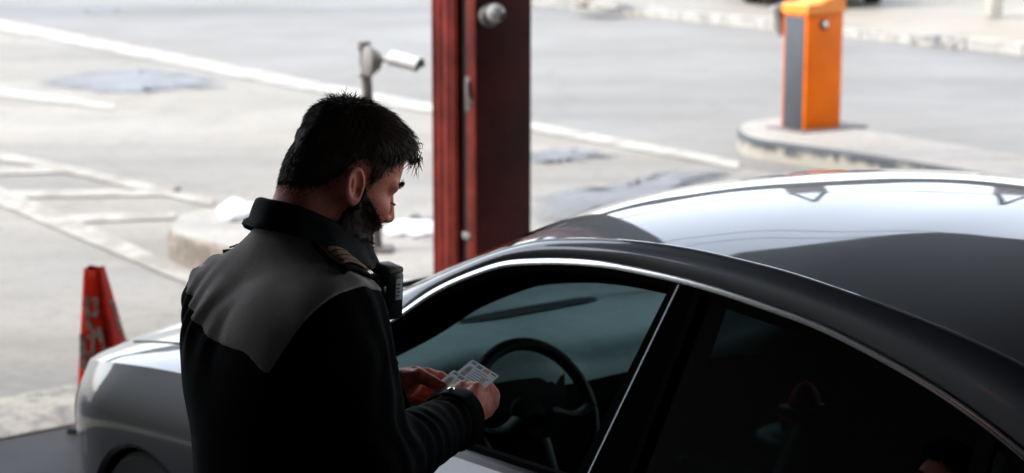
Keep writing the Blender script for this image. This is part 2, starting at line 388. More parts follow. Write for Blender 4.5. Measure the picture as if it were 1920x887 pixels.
def smoothpath(pts, n):
    P = np.array(pts, float); d = np.r_[0, np.cumsum(np.linalg.norm(np.diff(P, axis=0), axis=1))]
    t = np.linspace(0, d[-1], n); return np.stack([interp(t, d, P[:, k]) for k in range(P.shape[1])], 1)

def Yb(x):
    x = np.asarray(x, float)
    f = 1 - np.clip((x - .15) / .75, 0, 1) ** 2.7
    r = 1 - np.clip((-3.0 - x) / 1.08, 0, 1) ** 3.2
    return .955 * np.sqrt(np.clip(np.minimum(f, r), 0, 1))
zbelt = lambda x: interp(x, [-4.1, -3.6, -3.0, -2.0, -1.2, -.6, -.2, .1, .35, .6, .78, .92], [.93, .965, .965, .95, .93, .925, .885, .852, .812, .750, .685, .63])
zcen = lambda x: interp(x, [-4.1, -3.7, -3.3, -.4, -.1, .3, .6, .8, .92], [.99, 1.0, 1.0, .985, .95, .890, .825, .76, .67])
inset = lambda x: interp(x, [-4.1, -3.2, -2, -1.2, -.5, 0, .5, .92], [.05, .07, .07, .06, .055, .05, .05, .03])

def side_profile(x, t):
    """half-width and height of the body side at station x; t=0 sill .. 1 belt"""
    zb = zbelt(x); zk = zb - .075; y = Yb(x)
    T = [0, .06, .25, .55, .80, .90, 1.0]
    zz = np.array([.17, .21, .36, min(.57, float(zk) - .1), zk, zk + .022, zb])
    yy = np.array([-.09, -.045, -.018, 0, -.012, -.022, -inset(x)])
    z = np.interp(t, T, zz); return y * 1.0 + interp(z, zz, yy), z
def side_smooth(x, t):
    a, b = side_profile(x, t)
    return a, b

WX = (0.0, -2.91); WR = .34; WZ = .325
def zlow(x):
    z = .17
    for wx in WX:
        d = abs(x - wx)
        if d < WR: z = max(z, WZ + math.sqrt(max(WR**2 - d*d, 0)))
    return z
def side_grid(xs, nt=30, zmin=None, off=0.):
    """columns along x, rows from lower edge (wheel arch aware) to belt"""
    G = []
    tt = np.linspace(0, 1, 200)
    for x in xs:
        ys, zs = side_profile(x, tt)
        z0 = max(zlow(x), zmin or 0)
        t0 = np.interp(z0, zs, tt)
        # rows: fixed t rows near crease so the crease stays crisp
        rows = np.unique(np.r_[np.linspace(0, .8, nt), .8, .83, .87, .9, .93, .96, 1.0]); rows = np.clip(t0 + (1 - t0) * rows if t0 > .8 else np.where(rows < .8, t0 + (.8 - t0) * rows / .8, rows), 0, 1)
        y, z = side_profile(x, rows); G.append(np.stack([np.full_like(y, x), y + off, z], 1))
    return np.array(G)
def arch_x(wx): return [wx + WR * math.sin(q) for q in np.linspace(-math.pi/2, math.pi/2, 41)]
def mirror(G): H_ = np.array(G); H_[..., 1] *= -1; return H_

# greenhouse curves, near (left) side; x decreasing
CH = [(-.50, .880, .925), (-.60, .850, .985), (-.72, .808, 1.055), (-.876, .768, 1.146), (-.967, .735, 1.212), (-1.077, .706, 1.268), (-1.155, .691, 1.298), (-1.254, .680, 1.319), (-1.353, .673, 1.334),
      (-1.449, .669, 1.344), (-1.562, .666, 1.348), (-1.641, .665, 1.349), (-1.728, .665, 1.348), (-1.909, .668, 1.338), (-2.054, .672, 1.325), (-2.178, .679, 1.305), (-2.347, .692, 1.269),
      (-2.51, .711, 1.220), (-2.66, .735, 1.160), (-2.80, .765, 1.090), (-2.93, .80, 1.02), (-3.02, .84, .965)]
CH = smoothpath(CH, 140)
GU = [(-.32, .83, .955), (-.52, .79, 1.03), (-.70, .752, 1.118), (-.876, .722, 1.205), (-1.0, .695, 1.265), (-1.10, .677, 1.31), (-1.219, .663, 1.350), (-1.369, .650, 1.377), (-1.517, .642, 1.392), (-1.659, .636, 1.399), (-1.799, .636, 1.399),
      (-1.932, .636, 1.395), (-2.061, .638, 1.385), (-2.184, .640, 1.373), (-2.352, .646, 1.352), (-2.48, .653, 1.330), (-2.65, .67, 1.29), (-2.85, .69, 1.225), (-3.1, .715, 1.13), (-3.4, .74, 1.01)]
GU = smoothpath(GU, 140)
def top_section(g, t):
    """point of the windscreen/roof/rear-window skin: g = gutter point, t in [-1,1] across"""
    x, y, z = g
    bul = interp(np.array([x]), [-3.4, -2.9, -2.2, -1.7, -1.25, -.7, -.32], [-.10, -.08, -.02, .03, .10, .20, .26])[0]
    crown = interp(np.array([x]), [-3.4, -2.8, -2.4, -1.9, -1.5, -1.2, -.8, -.32], [.02, .035, .05, .062, .060, .052, .035, .012])[0]
    a = abs(t)
    return (x + bul * (1 - a**2), -t * y, z + crown * (1 - a**2.3))
TT = np.linspace(-1, 1, 41)
def top_grid(x0, x1, tt=TT, drop=0.):
    pts = [g for g in GU if x1 - 1e-6 <= g[0] <= x0 + 1e-6]
    G = np.array([[top_section(g, t) for t in tt] for g in pts]); G[..., 2] -= drop; return G

def front_opening():
    """outline of the front door glass opening"""
def hit_side(x, z):       # near side glass surface
    return .885 - .55 * (z - .95) - .035 * ((x + 1.5) / 1.2) ** 2

def make_car(name, label, detail=True):
    car = empty(name, (0, 0, 0), 0, label, 'car')
    def sub(mb, nm, mt, par=car, smooth=35, weld=True): return mb.build(nm, mt, par, smooth, weld)
    # ---- body shell: sides, nose and tail
    body = MB()
    xf = sorted(set(list(np.round(arch_x(WX[0]), 5)) + list(np.linspace(WR, .60, 10)) + list(.15 + .75 * np.sin(np.linspace(.62, 1.57, 26))) + list(np.linspace(-.62, -WR, 8))), reverse=True)
    xr = sorted(set(list(np.round(arch_x(WX[1]), 5)) + [-2.56] + list(np.linspace(-3.25, -3.6, 10)) + list(-3.0 - 1.08 * np.sin(np.linspace(.65, 1.57, 24)))), reverse=True)
    xf = [x for x in xf if x >= -.62]; xr = [x for x in xr if x <= -2.555]
    for xs_ in (xf, xr):
        G = side_grid(xs_)
        body.grid(G); body.grid(mirror(G), flip=True)
    # sill strip under the doors
    ssx = np.linspace(-.62, -2.56, 24); y, z = [], []
    G = []
    for x in ssx:
        tt = np.linspace(0, .12, 6); a, b = side_profile(x, tt); G.append(np.stack([np.full(6, x), a - .004, b], 1))
    body.grid(np.array(G)); body.grid(mirror(np.array(G)), flip=True)
    # wheel-arch lips turned inwards
    for wx in WX:
        xs_ = arch_x(wx)
        G = []
        for x in xs_:
            zz = max(zlow(x), .17); tt = np.linspace(0, 1, 200); ys, zs = side_profile(x, tt); yy = np.interp(zz, zs, ys)
            G.append([(x, yy, zz), (x, yy - .012, zz - .012), (x, yy - .06, zz - .012)])
        body.grid(np.array(G)); body.grid(mirror(np.array(G)), flip=True)
    sub(body, 'body', M['paint'])
    # hood and rear deck skins
    def cap_skin(xs_, xc_lim, sgn):
        G = []
        for x in xs_:
            y1, z1 = side_profile(x, 1.0); xc = min(x, xc_lim) if sgn > 0 else max(x, xc_lim)
            zc = zcen(x) if (sgn > 0 and x < xc_lim) or (sgn < 0 and x > xc_lim) else zcen(xc_lim)
            row = []
            for t in np.concatenate([np.linspace(0, .25, 9), np.linspace(.3, 1, 15)]):
                yy = max(float(y1), 0) * (1 - t); xx = x + (xc - x) * t
                h = (1 - (1 - t) ** 2.4) ** .72
                if sgn > 0 and yy < .83:
                    lim = -.32 + .26 * (1 - (yy / .83) ** 2) + .03
                    if xx < lim: xx = lim; zc = zcen(xx)
                row.append((xx, yy, float(z1) + (float(zc) - float(z1)) * h))
            G.append(row)
        return np.array(G)
    hx = [x for x in xf if x >= -.62]
    hood = MB(); G = cap_skin(hx, .45, 1); hood.grid(G); hood.grid(mirror(G), flip=True)
    sub(hood, 'hood', M['paint'], smooth=50)
    # hood shut line: thin dark groove strip
    def hood_z(x, y):
        y1, z1 = side_profile(x, 1.0); t = min(max(1 - y / float(y1), 0), 1); return float(z1) + (float(zcen(x)) - float(z1)) * (1 - (1 - t) ** 2.4) ** .72
    for s in (1, -1):
        gr = MB()
        P_ = [(x, s * (.755 - .55 * max(0, x - .25) ** 2), hood_z(x, .755 - .55 * max(0, x - .25) ** 2) + .0008) for x in np.linspace(-.55, .44, 30)]
        gr.tube(P_, .0028, 6)
        sub(gr, 'hood_gap', M['black'])
    deck = MB(); G = cap_skin([x for x in xr if x <= -3.2], -3.75, -1); deck.grid(G); deck.grid(mirror(G), flip=True)
    sub(deck, 'boot_lid', M['paint'], smooth=50)
    # underbody and inner wells
    ub = MB(); ub.box((-1.55, 0, .2), (4.6, 1.5, .06))
    for wx in WX:
        for s in (1, -1):
            prof = [(wx + (WR + .01) * math.cos(q), WZ + (WR + .01) * math.sin(q)) for q in np.linspace(0, math.pi, 20)]
            G = np.array([[(x, s * .55, z), (x, s * .90, z)] for x, z in prof]); ub.grid(G, flip=s < 0)
            ub.box((wx, s * .54, .42), (.72, .02, .62))
    sub(ub, 'underbody', M['black'], smooth=0)
    # ---- doors
    for s in (1, -1):
        for (a, b) in ((-.625, -1.700), (-1.706, -2.555)):
            d = MB(); G = side_grid(np.linspace(a, b, 26), zmin=.25)
            d.grid(G if s > 0 else mirror(G), flip=s < 0)
            # top ledge into the glass slot
            top = G[:, -1]; L1 = top.copy(); L1[:, 1] -= .012; L1[:, 2] += .006
            dr = sub(d, 'door', M['paint'])
            # belt trim (chrome strip) and inner belt rubber
            def off(P, dy, dz): Q = np.array(P); Q[:, 1] += dy; Q[:, 2] += dz; return Q
            t0 = top
            for nm, mt, (y0, z0), (y1, z1), (y2, z2) in (('belt_trim', M['chrome'], (.003, -.006), (.002, .010), (-.012, .014)), ('belt_rubber', M['seal'], (-.010, .0125), (-.018, .018), (-.034, .016))):
                g = MB(); P = np.stack([off(t0, y0, z0), off(t0, y1, z1), off(t0, y2, z2)], 1)
                if s < 0: P = mirror(P)
                g.grid(P, flip=s < 0); sub(g, nm, mt, dr, 60)
            ic = MB(); P = np.stack([off(t0, -.035, .010), off(t0, -.060, .012), off(t0, -.085, -.02), off(t0, -.10, -.25), off(t0, -.10, -.6)], 1)
            if s < 0: P = mirror(P)
            ic.grid(P, flip=s > 0); sub(ic, 'door_card', M['trim_in'], dr, 60)
            h = MB(); hxm = b + .14; yy = float(side_profile(hxm, .86)[0]); zz = float(side_profile(hxm, .66)[1]) + .06
            h.box((hxm, s * (float(side_profile(hxm, .7)[0]) + .022), zz), (.2, .022, .028), .008); sub(h, 'handle', M['paint'], dr)
    # ---- side rails between window chrome and roof ditch
    n = len(CH)
    for s in (1, -1):
        rail = MB(); G = []
        for i in range(n):
            c, g_ = CH[i], GU[i]
            row = []
            for t in np.linspace(0, 1, 8):
                p = c * (1 - t) + g_ * t
                nrm = np.array([0, .8, .6]); p = p + nrm * (.012 * math.sin(math.pi * t))
                row.append(p)
            row.append(g_ + np.array([0, -.006, -.010]))
            G.append(row)
        G = np.array(G)
        rail.grid(G if s > 0 else mirror(G), flip=s < 0); sub(rail, 'side_rail', M['paint'], smooth=50)
        # roof ditch moulding: bright edge line
        dm = MB(); P = np.array(GU[30:125]) + np.array([0, -.004, .001]); P[:, 1] *= s
        dm.tube(P, .0035, 6); sub(dm, 'ditch_moulding', M['paint'])
        # chrome window surround along the top
        tr = MB(); w0 = []
        for i in range(n):
            c = CH[i]; tg = CH[min(i + 1, n - 1)] - CH[max(i - 1, 0)]; tg /= np.linalg.norm(tg)
            out = np.array([0, .87, .45]); nb = np.cross(tg, out); nb /= np.linalg.norm(nb)
            if nb[2] > 0 or (abs(nb[2]) < 1e-6): nb = -nb
            w0.append([c - nb * .001 + out * .000, c - nb * .001 + out * .007, c + nb * .006 + out * .008, c + nb * .012 + out * .005, c + nb * .0125 - out * .006])
        W = np.array(w0); tr.grid(W if s > 0 else mirror(W), flip=s > 0); sub(tr, 'window_trim', M['chrome'], smooth=60)
        # rubber band inside the chrome, then inner pillar trim / headliner edge
        se = MB(); w1 = []
        for i in range(n):
            c = CH[i]; tg = CH[min(i + 1, n - 1)] - CH[max(i - 1, 0)]; tg /= np.linalg.norm(tg)
            out = np.array([0, .87, .45]); nb = np.cross(tg, out); nb /= np.linalg.norm(nb)
            if nb[2] > 0: nb = -nb
            inn = -np.array([0, .93, .12])
            w1.append([c + nb * .0125 - out * .004, c + nb * .018 - out * .001, c + nb * .024 - out * .004, c + nb * .028 - out * .014, c + nb * .030 + inn * .05, c + nb * .050 + inn * .075, c + nb * .052 + inn * .12, c + nb * .02 + inn * .15])
        W = np.array(w1); se.grid(W if s > 0 else mirror(W), flip=s > 0); sub(se, 'window_seal', M['seal'], smooth=50)
        # B pillar
        bp = MB()
        def pil(xa_top, xa_bot, xb_top, xb_bot, lift, z1, z0=.925, k=10):
            P = []
            for t in np.linspace(0, 1, k):
                z = z0 + (z1 - z0) * t; xa = xa_bot + (xa_top - xa_bot) * t; xb = xb_bot + (xb_top - xb_bot) * t
                P.append([(xa, hit_side(xa, z) + lift - .03, z), (xa, hit_side(xa, z) + lift, z), (xb, hit_side(xb, z) + lift, z), (xb, hit_side(xb, z) + lift - .03, z)])
            P = np.array(P); return P if s > 0 else mirror(P)
        bp.grid(pil(-1.686, -1.640, -1.729, -1.737, .004, 1.338), flip=s < 0); pl = sub(bp, 'pillar', M['gloss_black'], smooth=30)
        f2 = MB(); f2.grid(pil(-1.655, -1.598, -1.674, -1.624, .000, 1.335), flip=s < 0); sub(f2, 'glass_run', M['seal'], pl, 30)
        f3 = MB(); f3.grid(pil(-1.678, -1.631, -1.682, -1.6345, .006, 1.338), flip=s < 0); sub(f3, 'edge_moulding', M['dull_chrome'], pl, 30)
        f4 = MB(); f4.grid(pil(-1.731, -1.739, -1.746, -1.754, .006, 1.332), flip=s < 0); sub(f4, 'glass_run', M['seal'], pl, 30)
        ip = MB(); ip.grid(pil(-1.63, -1.56, -1.75, -1.80, -.05, 1.31, .6), flip=s < 0); sub(ip, 'inner_trim', M['trim_in'], pl, 30)
        # rear door glass and quarter glass
        def glass(xa, xb, zl, inset_=-.012):
            P = []
            for x in np.linspace(xa, xb, 24):
                zt = float(np.interp(-x, -CH[:, 0], CH[:, 2])) - .018; zb = zbelt(x) + .004
                P.append([(x, hit_side(x, z) + inset_, z) for z in np.linspace(zb, max(zt, zb + .002), 6)])
            P = np.array(P); return P if s > 0 else mirror(P)
        gmb = MB(); gmb.grid(glass(-1.744, -2.455, 0), flip=s < 0); sub(gmb, 'rear_side_window', M['tint_glass'], smooth=60)
        gmb = MB(); gmb.grid(glass(-2.50, -2.98, 0), flip=s < 0); sub(gmb, 'quarter_window', M['tint_glass'], smooth=60)
        dv = MB(); P = []
        for t in np.linspace(0, 1, 8):
            x = -2.49 + .03 * t; z = .95 + (1.215 - .95) * t
            P.append([(x + .02, hit_side(x, z) - .008, z), (x + .018, hit_side(x, z) + .002, z), (x - .018, hit_side(x, z) + .002, z), (x - .02, hit_side(x, z) - .008, z)])
        P = np.array(P); dv.grid(P if s > 0 else mirror(P), flip=s < 0); sub(dv, 'quarter_divider', M['seal'], smooth=30)
        if s < 0:
            gmb = MB(); gmb.grid(glass(-.60, -1.66, 0), flip=True); sub(gmb, 'front_side_window', M['wind_glass'], smooth=60)
    # ---- roof, windscreen, rear window
    XH, XR = -1.13, -2.62
    rf = MB(); rf.grid(top_grid(XH, XR)); rfo = sub(rf, 'roof', M['paint'], smooth=60)
    ws = MB(); ws.grid(top_grid(-.32, XH - .0)); sub(ws, 'windscreen', M['wind_glass'], smooth=60)
    rw = MB(); rw.grid(top_grid(XR, -3.4)); sub(rw, 'rear_window', M['tint_glass'], smooth=60)
    hl = MB(); hl.grid(top_grid(XH - .02, XR, np.linspace(-.97, .97, 21), .045)); sub(hl, 'headliner', M['trim_in'], smooth=60)
    hd = MB(); G = top_grid(XH + .03, XH - .10, np.linspace(-.98, .98, 21), .006); hd.grid(G); sub(hd, 'header_band', M['black'], smooth=60)
    cw = MB(); G = []
    for t in TT:
        p = np.array(top_section(GU[0], t)); q = np.array(top_section(GU[4], t))
        G.append([p + np.array([.07, 0, -.03]), p + np.array([.03, 0, -.012]), p + np.array([0.0, 0, -.004])])
    cw.grid(np.array(G)); sub(cw, 'cowl', M['grey_plastic'], smooth=60)
    # wipers
    for y0, ln_ in ((.35, .55), (-.25, .5)):
        wp = MB(); pts = []
        for t in np.linspace(0, 1, 8):
            yy = y0 - ln_ * t; tt_ = -yy / .83; b_ = np.array(top_section(GU[6], tt_)); pts.append(b_ + np.array([.02 - .05 * t, 0, .02]))
        wp.tube(pts, .008, 6); sub(wp, 'wiper', M['rubber'])
    # ---- front details
    for s in (1, -1):
        hlm = MB(); G = []
        for x in np.linspace(.50, .80, 14):
            y, z = side_profile(x, np.linspace(.60, .86, 8)); y = y + .003; G.append(np.stack([np.full_like(y, x), s * y, z], 1))
        hlm.grid(np.array(G), flip=s < 0); sub(hlm, 'headlight', M['headlamp'])
        tl = MB(); G = []
        for x in np.linspace(-3.72, -3.99, 12):
            y, z = side_profile(x, np.linspace(.62, .86, 8)); y = y + .003; G.append(np.stack([np.full_like(y, x), s * y, z], 1))
        tl.grid(np.array(G), flip=s < 0); sub(tl, 'tail_light', M['taillamp'])
        mr = MB(); mr.box((0, 0, 0), (.12, .20, .135), .04, Matrix.Translation((-.66, s * 1.02, 1.0)), .9)
        mo = sub(mr, 'mirror', M['paint'], smooth=50)
        ml = MB(); ml.box((-.722, s * 1.02, 1.0), (.006, .16, .1), .002); sub(ml, 'mirror_glass', M['chrome'], mo)
        mf = MB(); mf.tube([(-.64, s * .86, .935), (-.65, s * .95, .955)], .022, 10); sub(mf, 'mirror_foot', M['gloss_black'], mo)
    gr = MB(); G = []
    for y in np.linspace(-.42, .42, 15):
        x = .15 + .75 * (1 - (abs(y) / .955) ** 2) ** (1 / 2.7)
        G.append([(x + .006, y, z) for z in (.32, .45, .6, .66)])
    gr.grid(np.array(G)); sub(gr, 'grille', M['gloss_black'])
    # ---- wheels
    for wx in WX:
        for s in (1, -1):
            ty = MB(); Mx = Matrix.Translation((wx, s * .83, .325)) @ Matrix.Rotation(-s * math.pi / 2, 4, 'X')
            ty.lathe([(.225, -.10), (.30, -.11), (.318, -.085), (.325, -.05), (.325, .05), (.318, .085), (.30, .11), (.225, .10)], 48, Mx)
            wo = empty('wheel', (0, 0, 0)); wo.parent = car
            sub(ty, 'tyre', M['tyre'], wo)
            rm = MB(); rm.lathe([(.228, .08), (.222, .095), (.205, .07), (.2, -.05), (.0, -.05)], 40, Mx)
            for k in range(10):
                q = 2 * math.pi * k / 10
                rm.box((.115, 0, .06), (.19, .03, .025), .006, Mx @ Matrix.Rotation(q, 4, 'Z'))
            rm.lathe([(.0, .08), (.04, .078), (.045, .05), (.045, .0)], 20, Mx); sub(rm, 'rim', M['alu'], wo)
    # ---- interior
    fl = MB(); fl.box((-1.7, 0, .30), (2.4, 1.6, .05)); fl.box((-.42, 0, .6), (.03, 1.6, .62)); fl.box((-2.95, 0, .65), (.03, 1.5, .6)); sub(fl, 'cabin_floor', M['black'], smooth=0)
    db = MB(); G = []; PR = {}
    for yy in np.linspace(-.83, .83, 61):
        a = abs(yy) / .83; p = np.array(top_section(GU[2], -yy / .83))
        binn = math.exp(-((yy - .38) / .20) ** 4) * .035
        x0 = p[0] - .02; z0 = p[2] - .035
        xe = -.80 + .12 * a * a - .02 * math.exp(-((yy - .38) / .2) ** 4)
        prof = [(x0, z0), (x0 - .06, z0 - .005), ((x0 + xe) / 2 + .1, z0 + .002), ((x0 + xe) / 2, z0 + .005 + binn * .4), (xe + .14, z0 + .004 + binn * .8), (xe + .06, z0 - .008 + binn), (xe + .02, z0 - .03 + binn), (xe, z0 - .065 + binn * .6), (xe + .02, z0 - .13), (xe + .06, z0 - .22), (xe + .10, z0 - .42)]
        prof = smoothpath(prof, 40); PR[round(float(yy), 4)] = prof
        G.append([(q[0], yy, q[1]) for q in prof])
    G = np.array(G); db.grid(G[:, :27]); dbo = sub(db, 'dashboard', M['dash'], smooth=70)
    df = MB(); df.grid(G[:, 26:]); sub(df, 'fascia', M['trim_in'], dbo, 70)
    vt = MB()
    G = []
    ky = sorted(k for k in PR if -.25 < k < .23)
    for yy in ky:
        pr = PR[yy]; e_ = .036 * math.sqrt(max(1 - ((yy + .01) / .25) ** 4, .02)); row = []
        for xx in np.linspace(-.385 + e_, -.385 - e_, 7):
            row.append((xx, yy, float(np.interp(-xx, -pr[:26, 0], pr[:26, 1])) + .004))
        G.append(row)
    vt.grid(np.array(G)); sub(vt, 'speaker_grille', M['grille_mesh'], dbo, 0)
    fa = MB(); fa.box((-.79, .38, .86), (.03, .34, .10), .01); sub(fa, 'instrument_panel', M['trim_in'], dbo)
    # steering wheel
    sw = empty('steering_wheel', (0, 0, 0)); sw.parent = car
    Ms = Matrix.Translation((-.935, .425, .862)) @ Matrix.Rotation(R(-64), 4, 'Y')
    rim = MB(); ring = [Ms @ Vector((.174 * math.cos(q), .174 * math.sin(q), 0)) for q in np.linspace(0, 2 * math.pi, 49)]
    rim.tube([tuple(p) for p in ring], .016, 12, cap=False); sub(rim, 'rim', M['wheel_leather'], sw)
    hb = MB(); hb.lathe([(0, -.012), (.040, -.014), (.050, -.02), (.052, -.03), (.04, -.05)], 28, Ms); sub(hb, 'hub', M['trim_in'], sw)
    for q in (90, -90, 180):
        sp = MB(); d = Vector((math.cos(R(q)), math.sin(R(q)), 0)); p = []
        for t in np.linspace(.06, .168, 6): p.append(tuple(Ms @ (d * t + Vector((-.02 * math.sin((t - .06) / .118 * math.pi), 0, .012)))))
        sp.tube(p, .012, 8, flat=(1.4, .6)); sub(sp, 'spoke', M['spoke'], sw)
    co = MB(); co.tube([tuple(Ms @ Vector((0, 0, -.03))), tuple(Ms @ Vector((0, 0, -.2)))], .035, 12); sub(co, 'column', M['trim_in'], sw)
    cs = MB(); cs.box((-1.4, 0, .50), (1.2, .24, .36), .03); cso = sub(cs, 'centre_console', M['trim_in'])
    # switch row on the console
    for k in range(4):
        b_ = MB(); b_.box((-1.02 - .0 * k, .06 - .018 * k, .70), (.012, .010, .006), .002); sub(b_, 'button', M['white_plastic'], cso)
    # seats
    def seat(x, y, wd):
        so = empty('seat', (0, 0, 0)); so.parent = car
        c = MB(); c.box((0, 0, 0), (.52, wd, .16), .05, Matrix.Translation((x, y, .50)) @ Matrix.Rotation(R(-6), 4, 'Y')); sub(c, 'cushion', M['leather'], so, 60)
        b_ = MB(); b_.box((0, 0, .31), (.13, wd - .02, .62), .05, Matrix.Translation((x - .24, y, .53)) @ Matrix.Rotation(R(-20), 4, 'Y'), .9); sub(b_, 'backrest', M['leather'], so, 60)
        for yy in ([0] if wd < .6 else [-.32, .32]):
            h = MB(); h.box((0, yy, .70), (.10, .26, .17), .045, Matrix.Translation((x - .25, y, .54)) @ Matrix.Rotation(R(-20), 4, 'Y'), .9); sub(h, 'headrest', M['leather'], so, 60)
    seat(-1.50, .38, .5); seat(-1.50, -.38, .5); seat(-2.42, 0, 1.28)
    return car

sedan = make_car('sedan_car', 'dark grey four-door saloon with its front side window lowered, beside the standing officer')
sedan.location = FWD * 4.44 + LAT * 3.33; sedan.rotation_euler = (0, 0, LANE_RZ)

# ------------------------------------------------------------------ canopy and booth (overhead and behind the viewpoint)
def lane_box(mb, f0, f1, l0, l1, z0, z1):
    P = [lane(f0, l0), lane(f1, l0), lane(f1, l1), lane(f0, l1)]
    V = [(p[0], p[1], z0) for p in P] + [(p[0], p[1], z1) for p in P]
    mb.add(V, [(3, 2, 1, 0), (4, 5, 6, 7), (0, 1, 5, 4), (1, 2, 6, 5), (2, 3, 7, 6), (3, 0, 4, 7)])
cn = empty('canopy', (0, 0, 0), 0, 'dark steel canopy roof over the checkpoint lane', 'canopy')
mb = MB(); mb.prism([tuple(lane(f_, l_)[:2]) for f_, l_ in ((-14, -9), (-14, 13), (6.75, 13), (10.0, -9))], 4.9, 5.2); mb.build('roof_deck', M['canopy'], cn, 0)
for f in (-8, -4, 0, 4):
    mb = MB(); lane_box(mb, f - .08, f + .08, -8.9, 12.9, 4.62, 4.897); mb.build('beam', M['booth'], cn, 0)
bt = empty('booth', (0, 0, 0), 0, 'dark panelled inspection booth along the near side of the lane', 'booth')
mb = MB(); lane_box(mb, -14, 7.0, -3.2, -1.0, 0, 4.6); mb.build('wall', M['booth'], bt, 0)
ch = empty('rear_light_blocker', (0, 0, 0), 0, 'unseen dark wall added behind the covered lanes to block light from the rear', 'light blocker')
mb = MB(); lane_box(mb, -16, -14.02, -9, 13, 0, 5.2); mb.build('wall', M['booth'], ch, 0)  # unseen wall, added to keep rear light out from under the canopy

kk = empty('reflection_blocker', (0, 0, 0), 0, 'unseen dark box added left of the car nose to darken its reflections', 'reflection_blocker')
mb = MB(); lane_box(mb, 8.6, 10.8, -1.0, .9, 0, 2.5); mb.build('wall', M['booth'], kk, 0)  # unseen block, added as a dark reflection for fender and bonnet
mb = MB(); lane_box(mb, 8.4, 11.0, -1.2, 1.1, 2.5, 2.62); mb.build('roof', M['canopy'], kk, 0)
# ------------------------------------------------------------------ red steel column
C0 = at(893, 300, 9.0); C0[2] = 0
nd = np.array([.5, -.866, 0]); wd = np.array([.866, .5, 0])
Mc = Matrix(((wd[0], -nd[0], 0, C0[0]), (wd[1], -nd[1], 0, C0[1]), (0, 0, 1, 0), (0, 0, 0, 1)))    # local x along dark face, y away from viewer
colm = empty('steel_column', (0, 0, 0), 0, 'red painted steel canopy column with a dark recess down its corner', 'column')
mb = MB(); mb.box((.145, .045, 2.45), (.29, .09, 4.9), .004, Mc); mb.build('plate', M['red_shaded'], colm, 30)
mb = MB(); mb.box((.0015, .045, 2.45), (.006, .084, 4.9), .001, Mc); mb.build('flange_edge', M['red_lit'], colm, 30)  # lit red skin paints light onto the plate's left side
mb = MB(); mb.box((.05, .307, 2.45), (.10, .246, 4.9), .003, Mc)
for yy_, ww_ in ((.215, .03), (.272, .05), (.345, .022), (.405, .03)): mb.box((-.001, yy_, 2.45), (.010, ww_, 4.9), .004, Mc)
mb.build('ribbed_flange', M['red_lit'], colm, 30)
mb = MB(); mb.box((.125, .136, 2.45), (.19, .086, 4.9), 0, Mc); mb.build('web', M['black'], colm, 0)  # flat black paints in the shade of the corner recess
for zz in (at(880, 448, 9.)[2],):
    mb = MB(); mb.box((.02, .085, zz), (.06, .07, .03), .004, Mc); mb.build('cleat', M['steel'], colm, 30)
zz = at(880, 180, 9.)[2]
mb = MB(); mb.box((.02, .075, zz), (.05, .05, .16), .006, Mc); mb.tube([Mc @ Vector((-.01, .05, zz + .06)), Mc @ Vector((-.012, .045, zz)), Mc @ Vector((.012, .02, zz - .05))], .008, 8); mb.build('latch', M['rust'], colm, 30)
# a second column of the same row further right (out of the frame, mirrored in the car roof)
def dup(o, parent=None):
    c = o.copy(); col.objects.link(c); c.parent = parent
    for k in list(o.children): dup(k, c)
    return c
colm['group'] = 'red canopy columns'
c2 = dup(colm); c2.location = Vector(LAT * 5.3); c2['label'] = 'red painted canopy column standing right of the orange barrier cabinet'
# dome camera on the dark face
zd = at(917, 30, 9.)[2]; xd = (at(916, 30, 9.)[0] - C0[0]) / wd[0]
dc = empty('dome_camera', (0, 0, 0), 0, 'small white dome camera fixed high on the red column', 'security camera')
Md = Mc @ Matrix.Translation((xd, 0, zd)) @ Matrix.Rotation(math.pi / 2, 4, 'X')
mb = MB(); mb.lathe([(.054, 0), (.054, .012), (.046, .03), (.0, .034)], 28, Md); mb.build('base', M['grey_plastic'], dc)
mb = MB(); Mb = Md @ Matrix.Translation((.008, .014, .05))
mb.lathe([(.001, .043)] + [(.043 * math.sin(q), .043 * math.cos(q)) for q in np.linspace(.15, 2.6, 14)], 28, Mb); bo = mb.build('eyeball', M['white_plastic'], dc)
mb = MB(); Ml = Mb @ Matrix.Rotation(R(28), 4, 'Y') @ Matrix.Rotation(R(18), 4, 'X'); mb.lathe([(.019, .034), (.019, .042), (.015, .0435), (.0, .044)], 20, Ml); mb.build('lens', M['lens'], bo)

# ------------------------------------------------------------------ bullet camera on its post
pb = gz(708, 470, .15); Yp = pb[1]
pt = at(683, 80, Yp)
post = empty('camera_post', (pb[0], pb[1], .15), 0, 'thin grey steel post carrying the bullet camera, behind the officer\'s head', 'post')
top_rel = Vector((pt[0] - pb[0], 0, pt[2] - .15))
mb = MB(); mb.tube([(0, 0, 0), tuple(top_rel * .5), tuple(top_rel)], .027, 16); mb.build('pole', M['rust'], post)
mb = MB(); mb.tube([tuple(top_rel * .985), tuple(top_rel * 1.004)], .032, 16); mb.build('cap', M['rust'], post)
mb = MB(); mb.box((0, 0, .01), (.16, .16, .02), .004); mb.build('base_plate', M['rust'], post)
q = at(706, 113, Yp)
bc = empty('bullet_camera', tuple(q), 0, 'white bullet camera on an arm clamped to the thin grey post', 'security camera')
sc = Yp / FPX * 1.02
Mx = Matrix.Rotation(math.pi / 2, 4, 'Y')
mb = MB(); mb.lathe([(.0, -.055), (.062, -.055), (.078, -.045), (.078, -.02), (.062, -.005), (.062, .004), (.05, .02), (.02, .024)], 26, Matrix.Scale(1, 4) @ Matrix.Translation((-.01, -.02, 0)) @ Matrix.Rotation(R(28), 4, 'Z') @ Mx); mb.build('junction_box', M['grey_plastic'], bc)
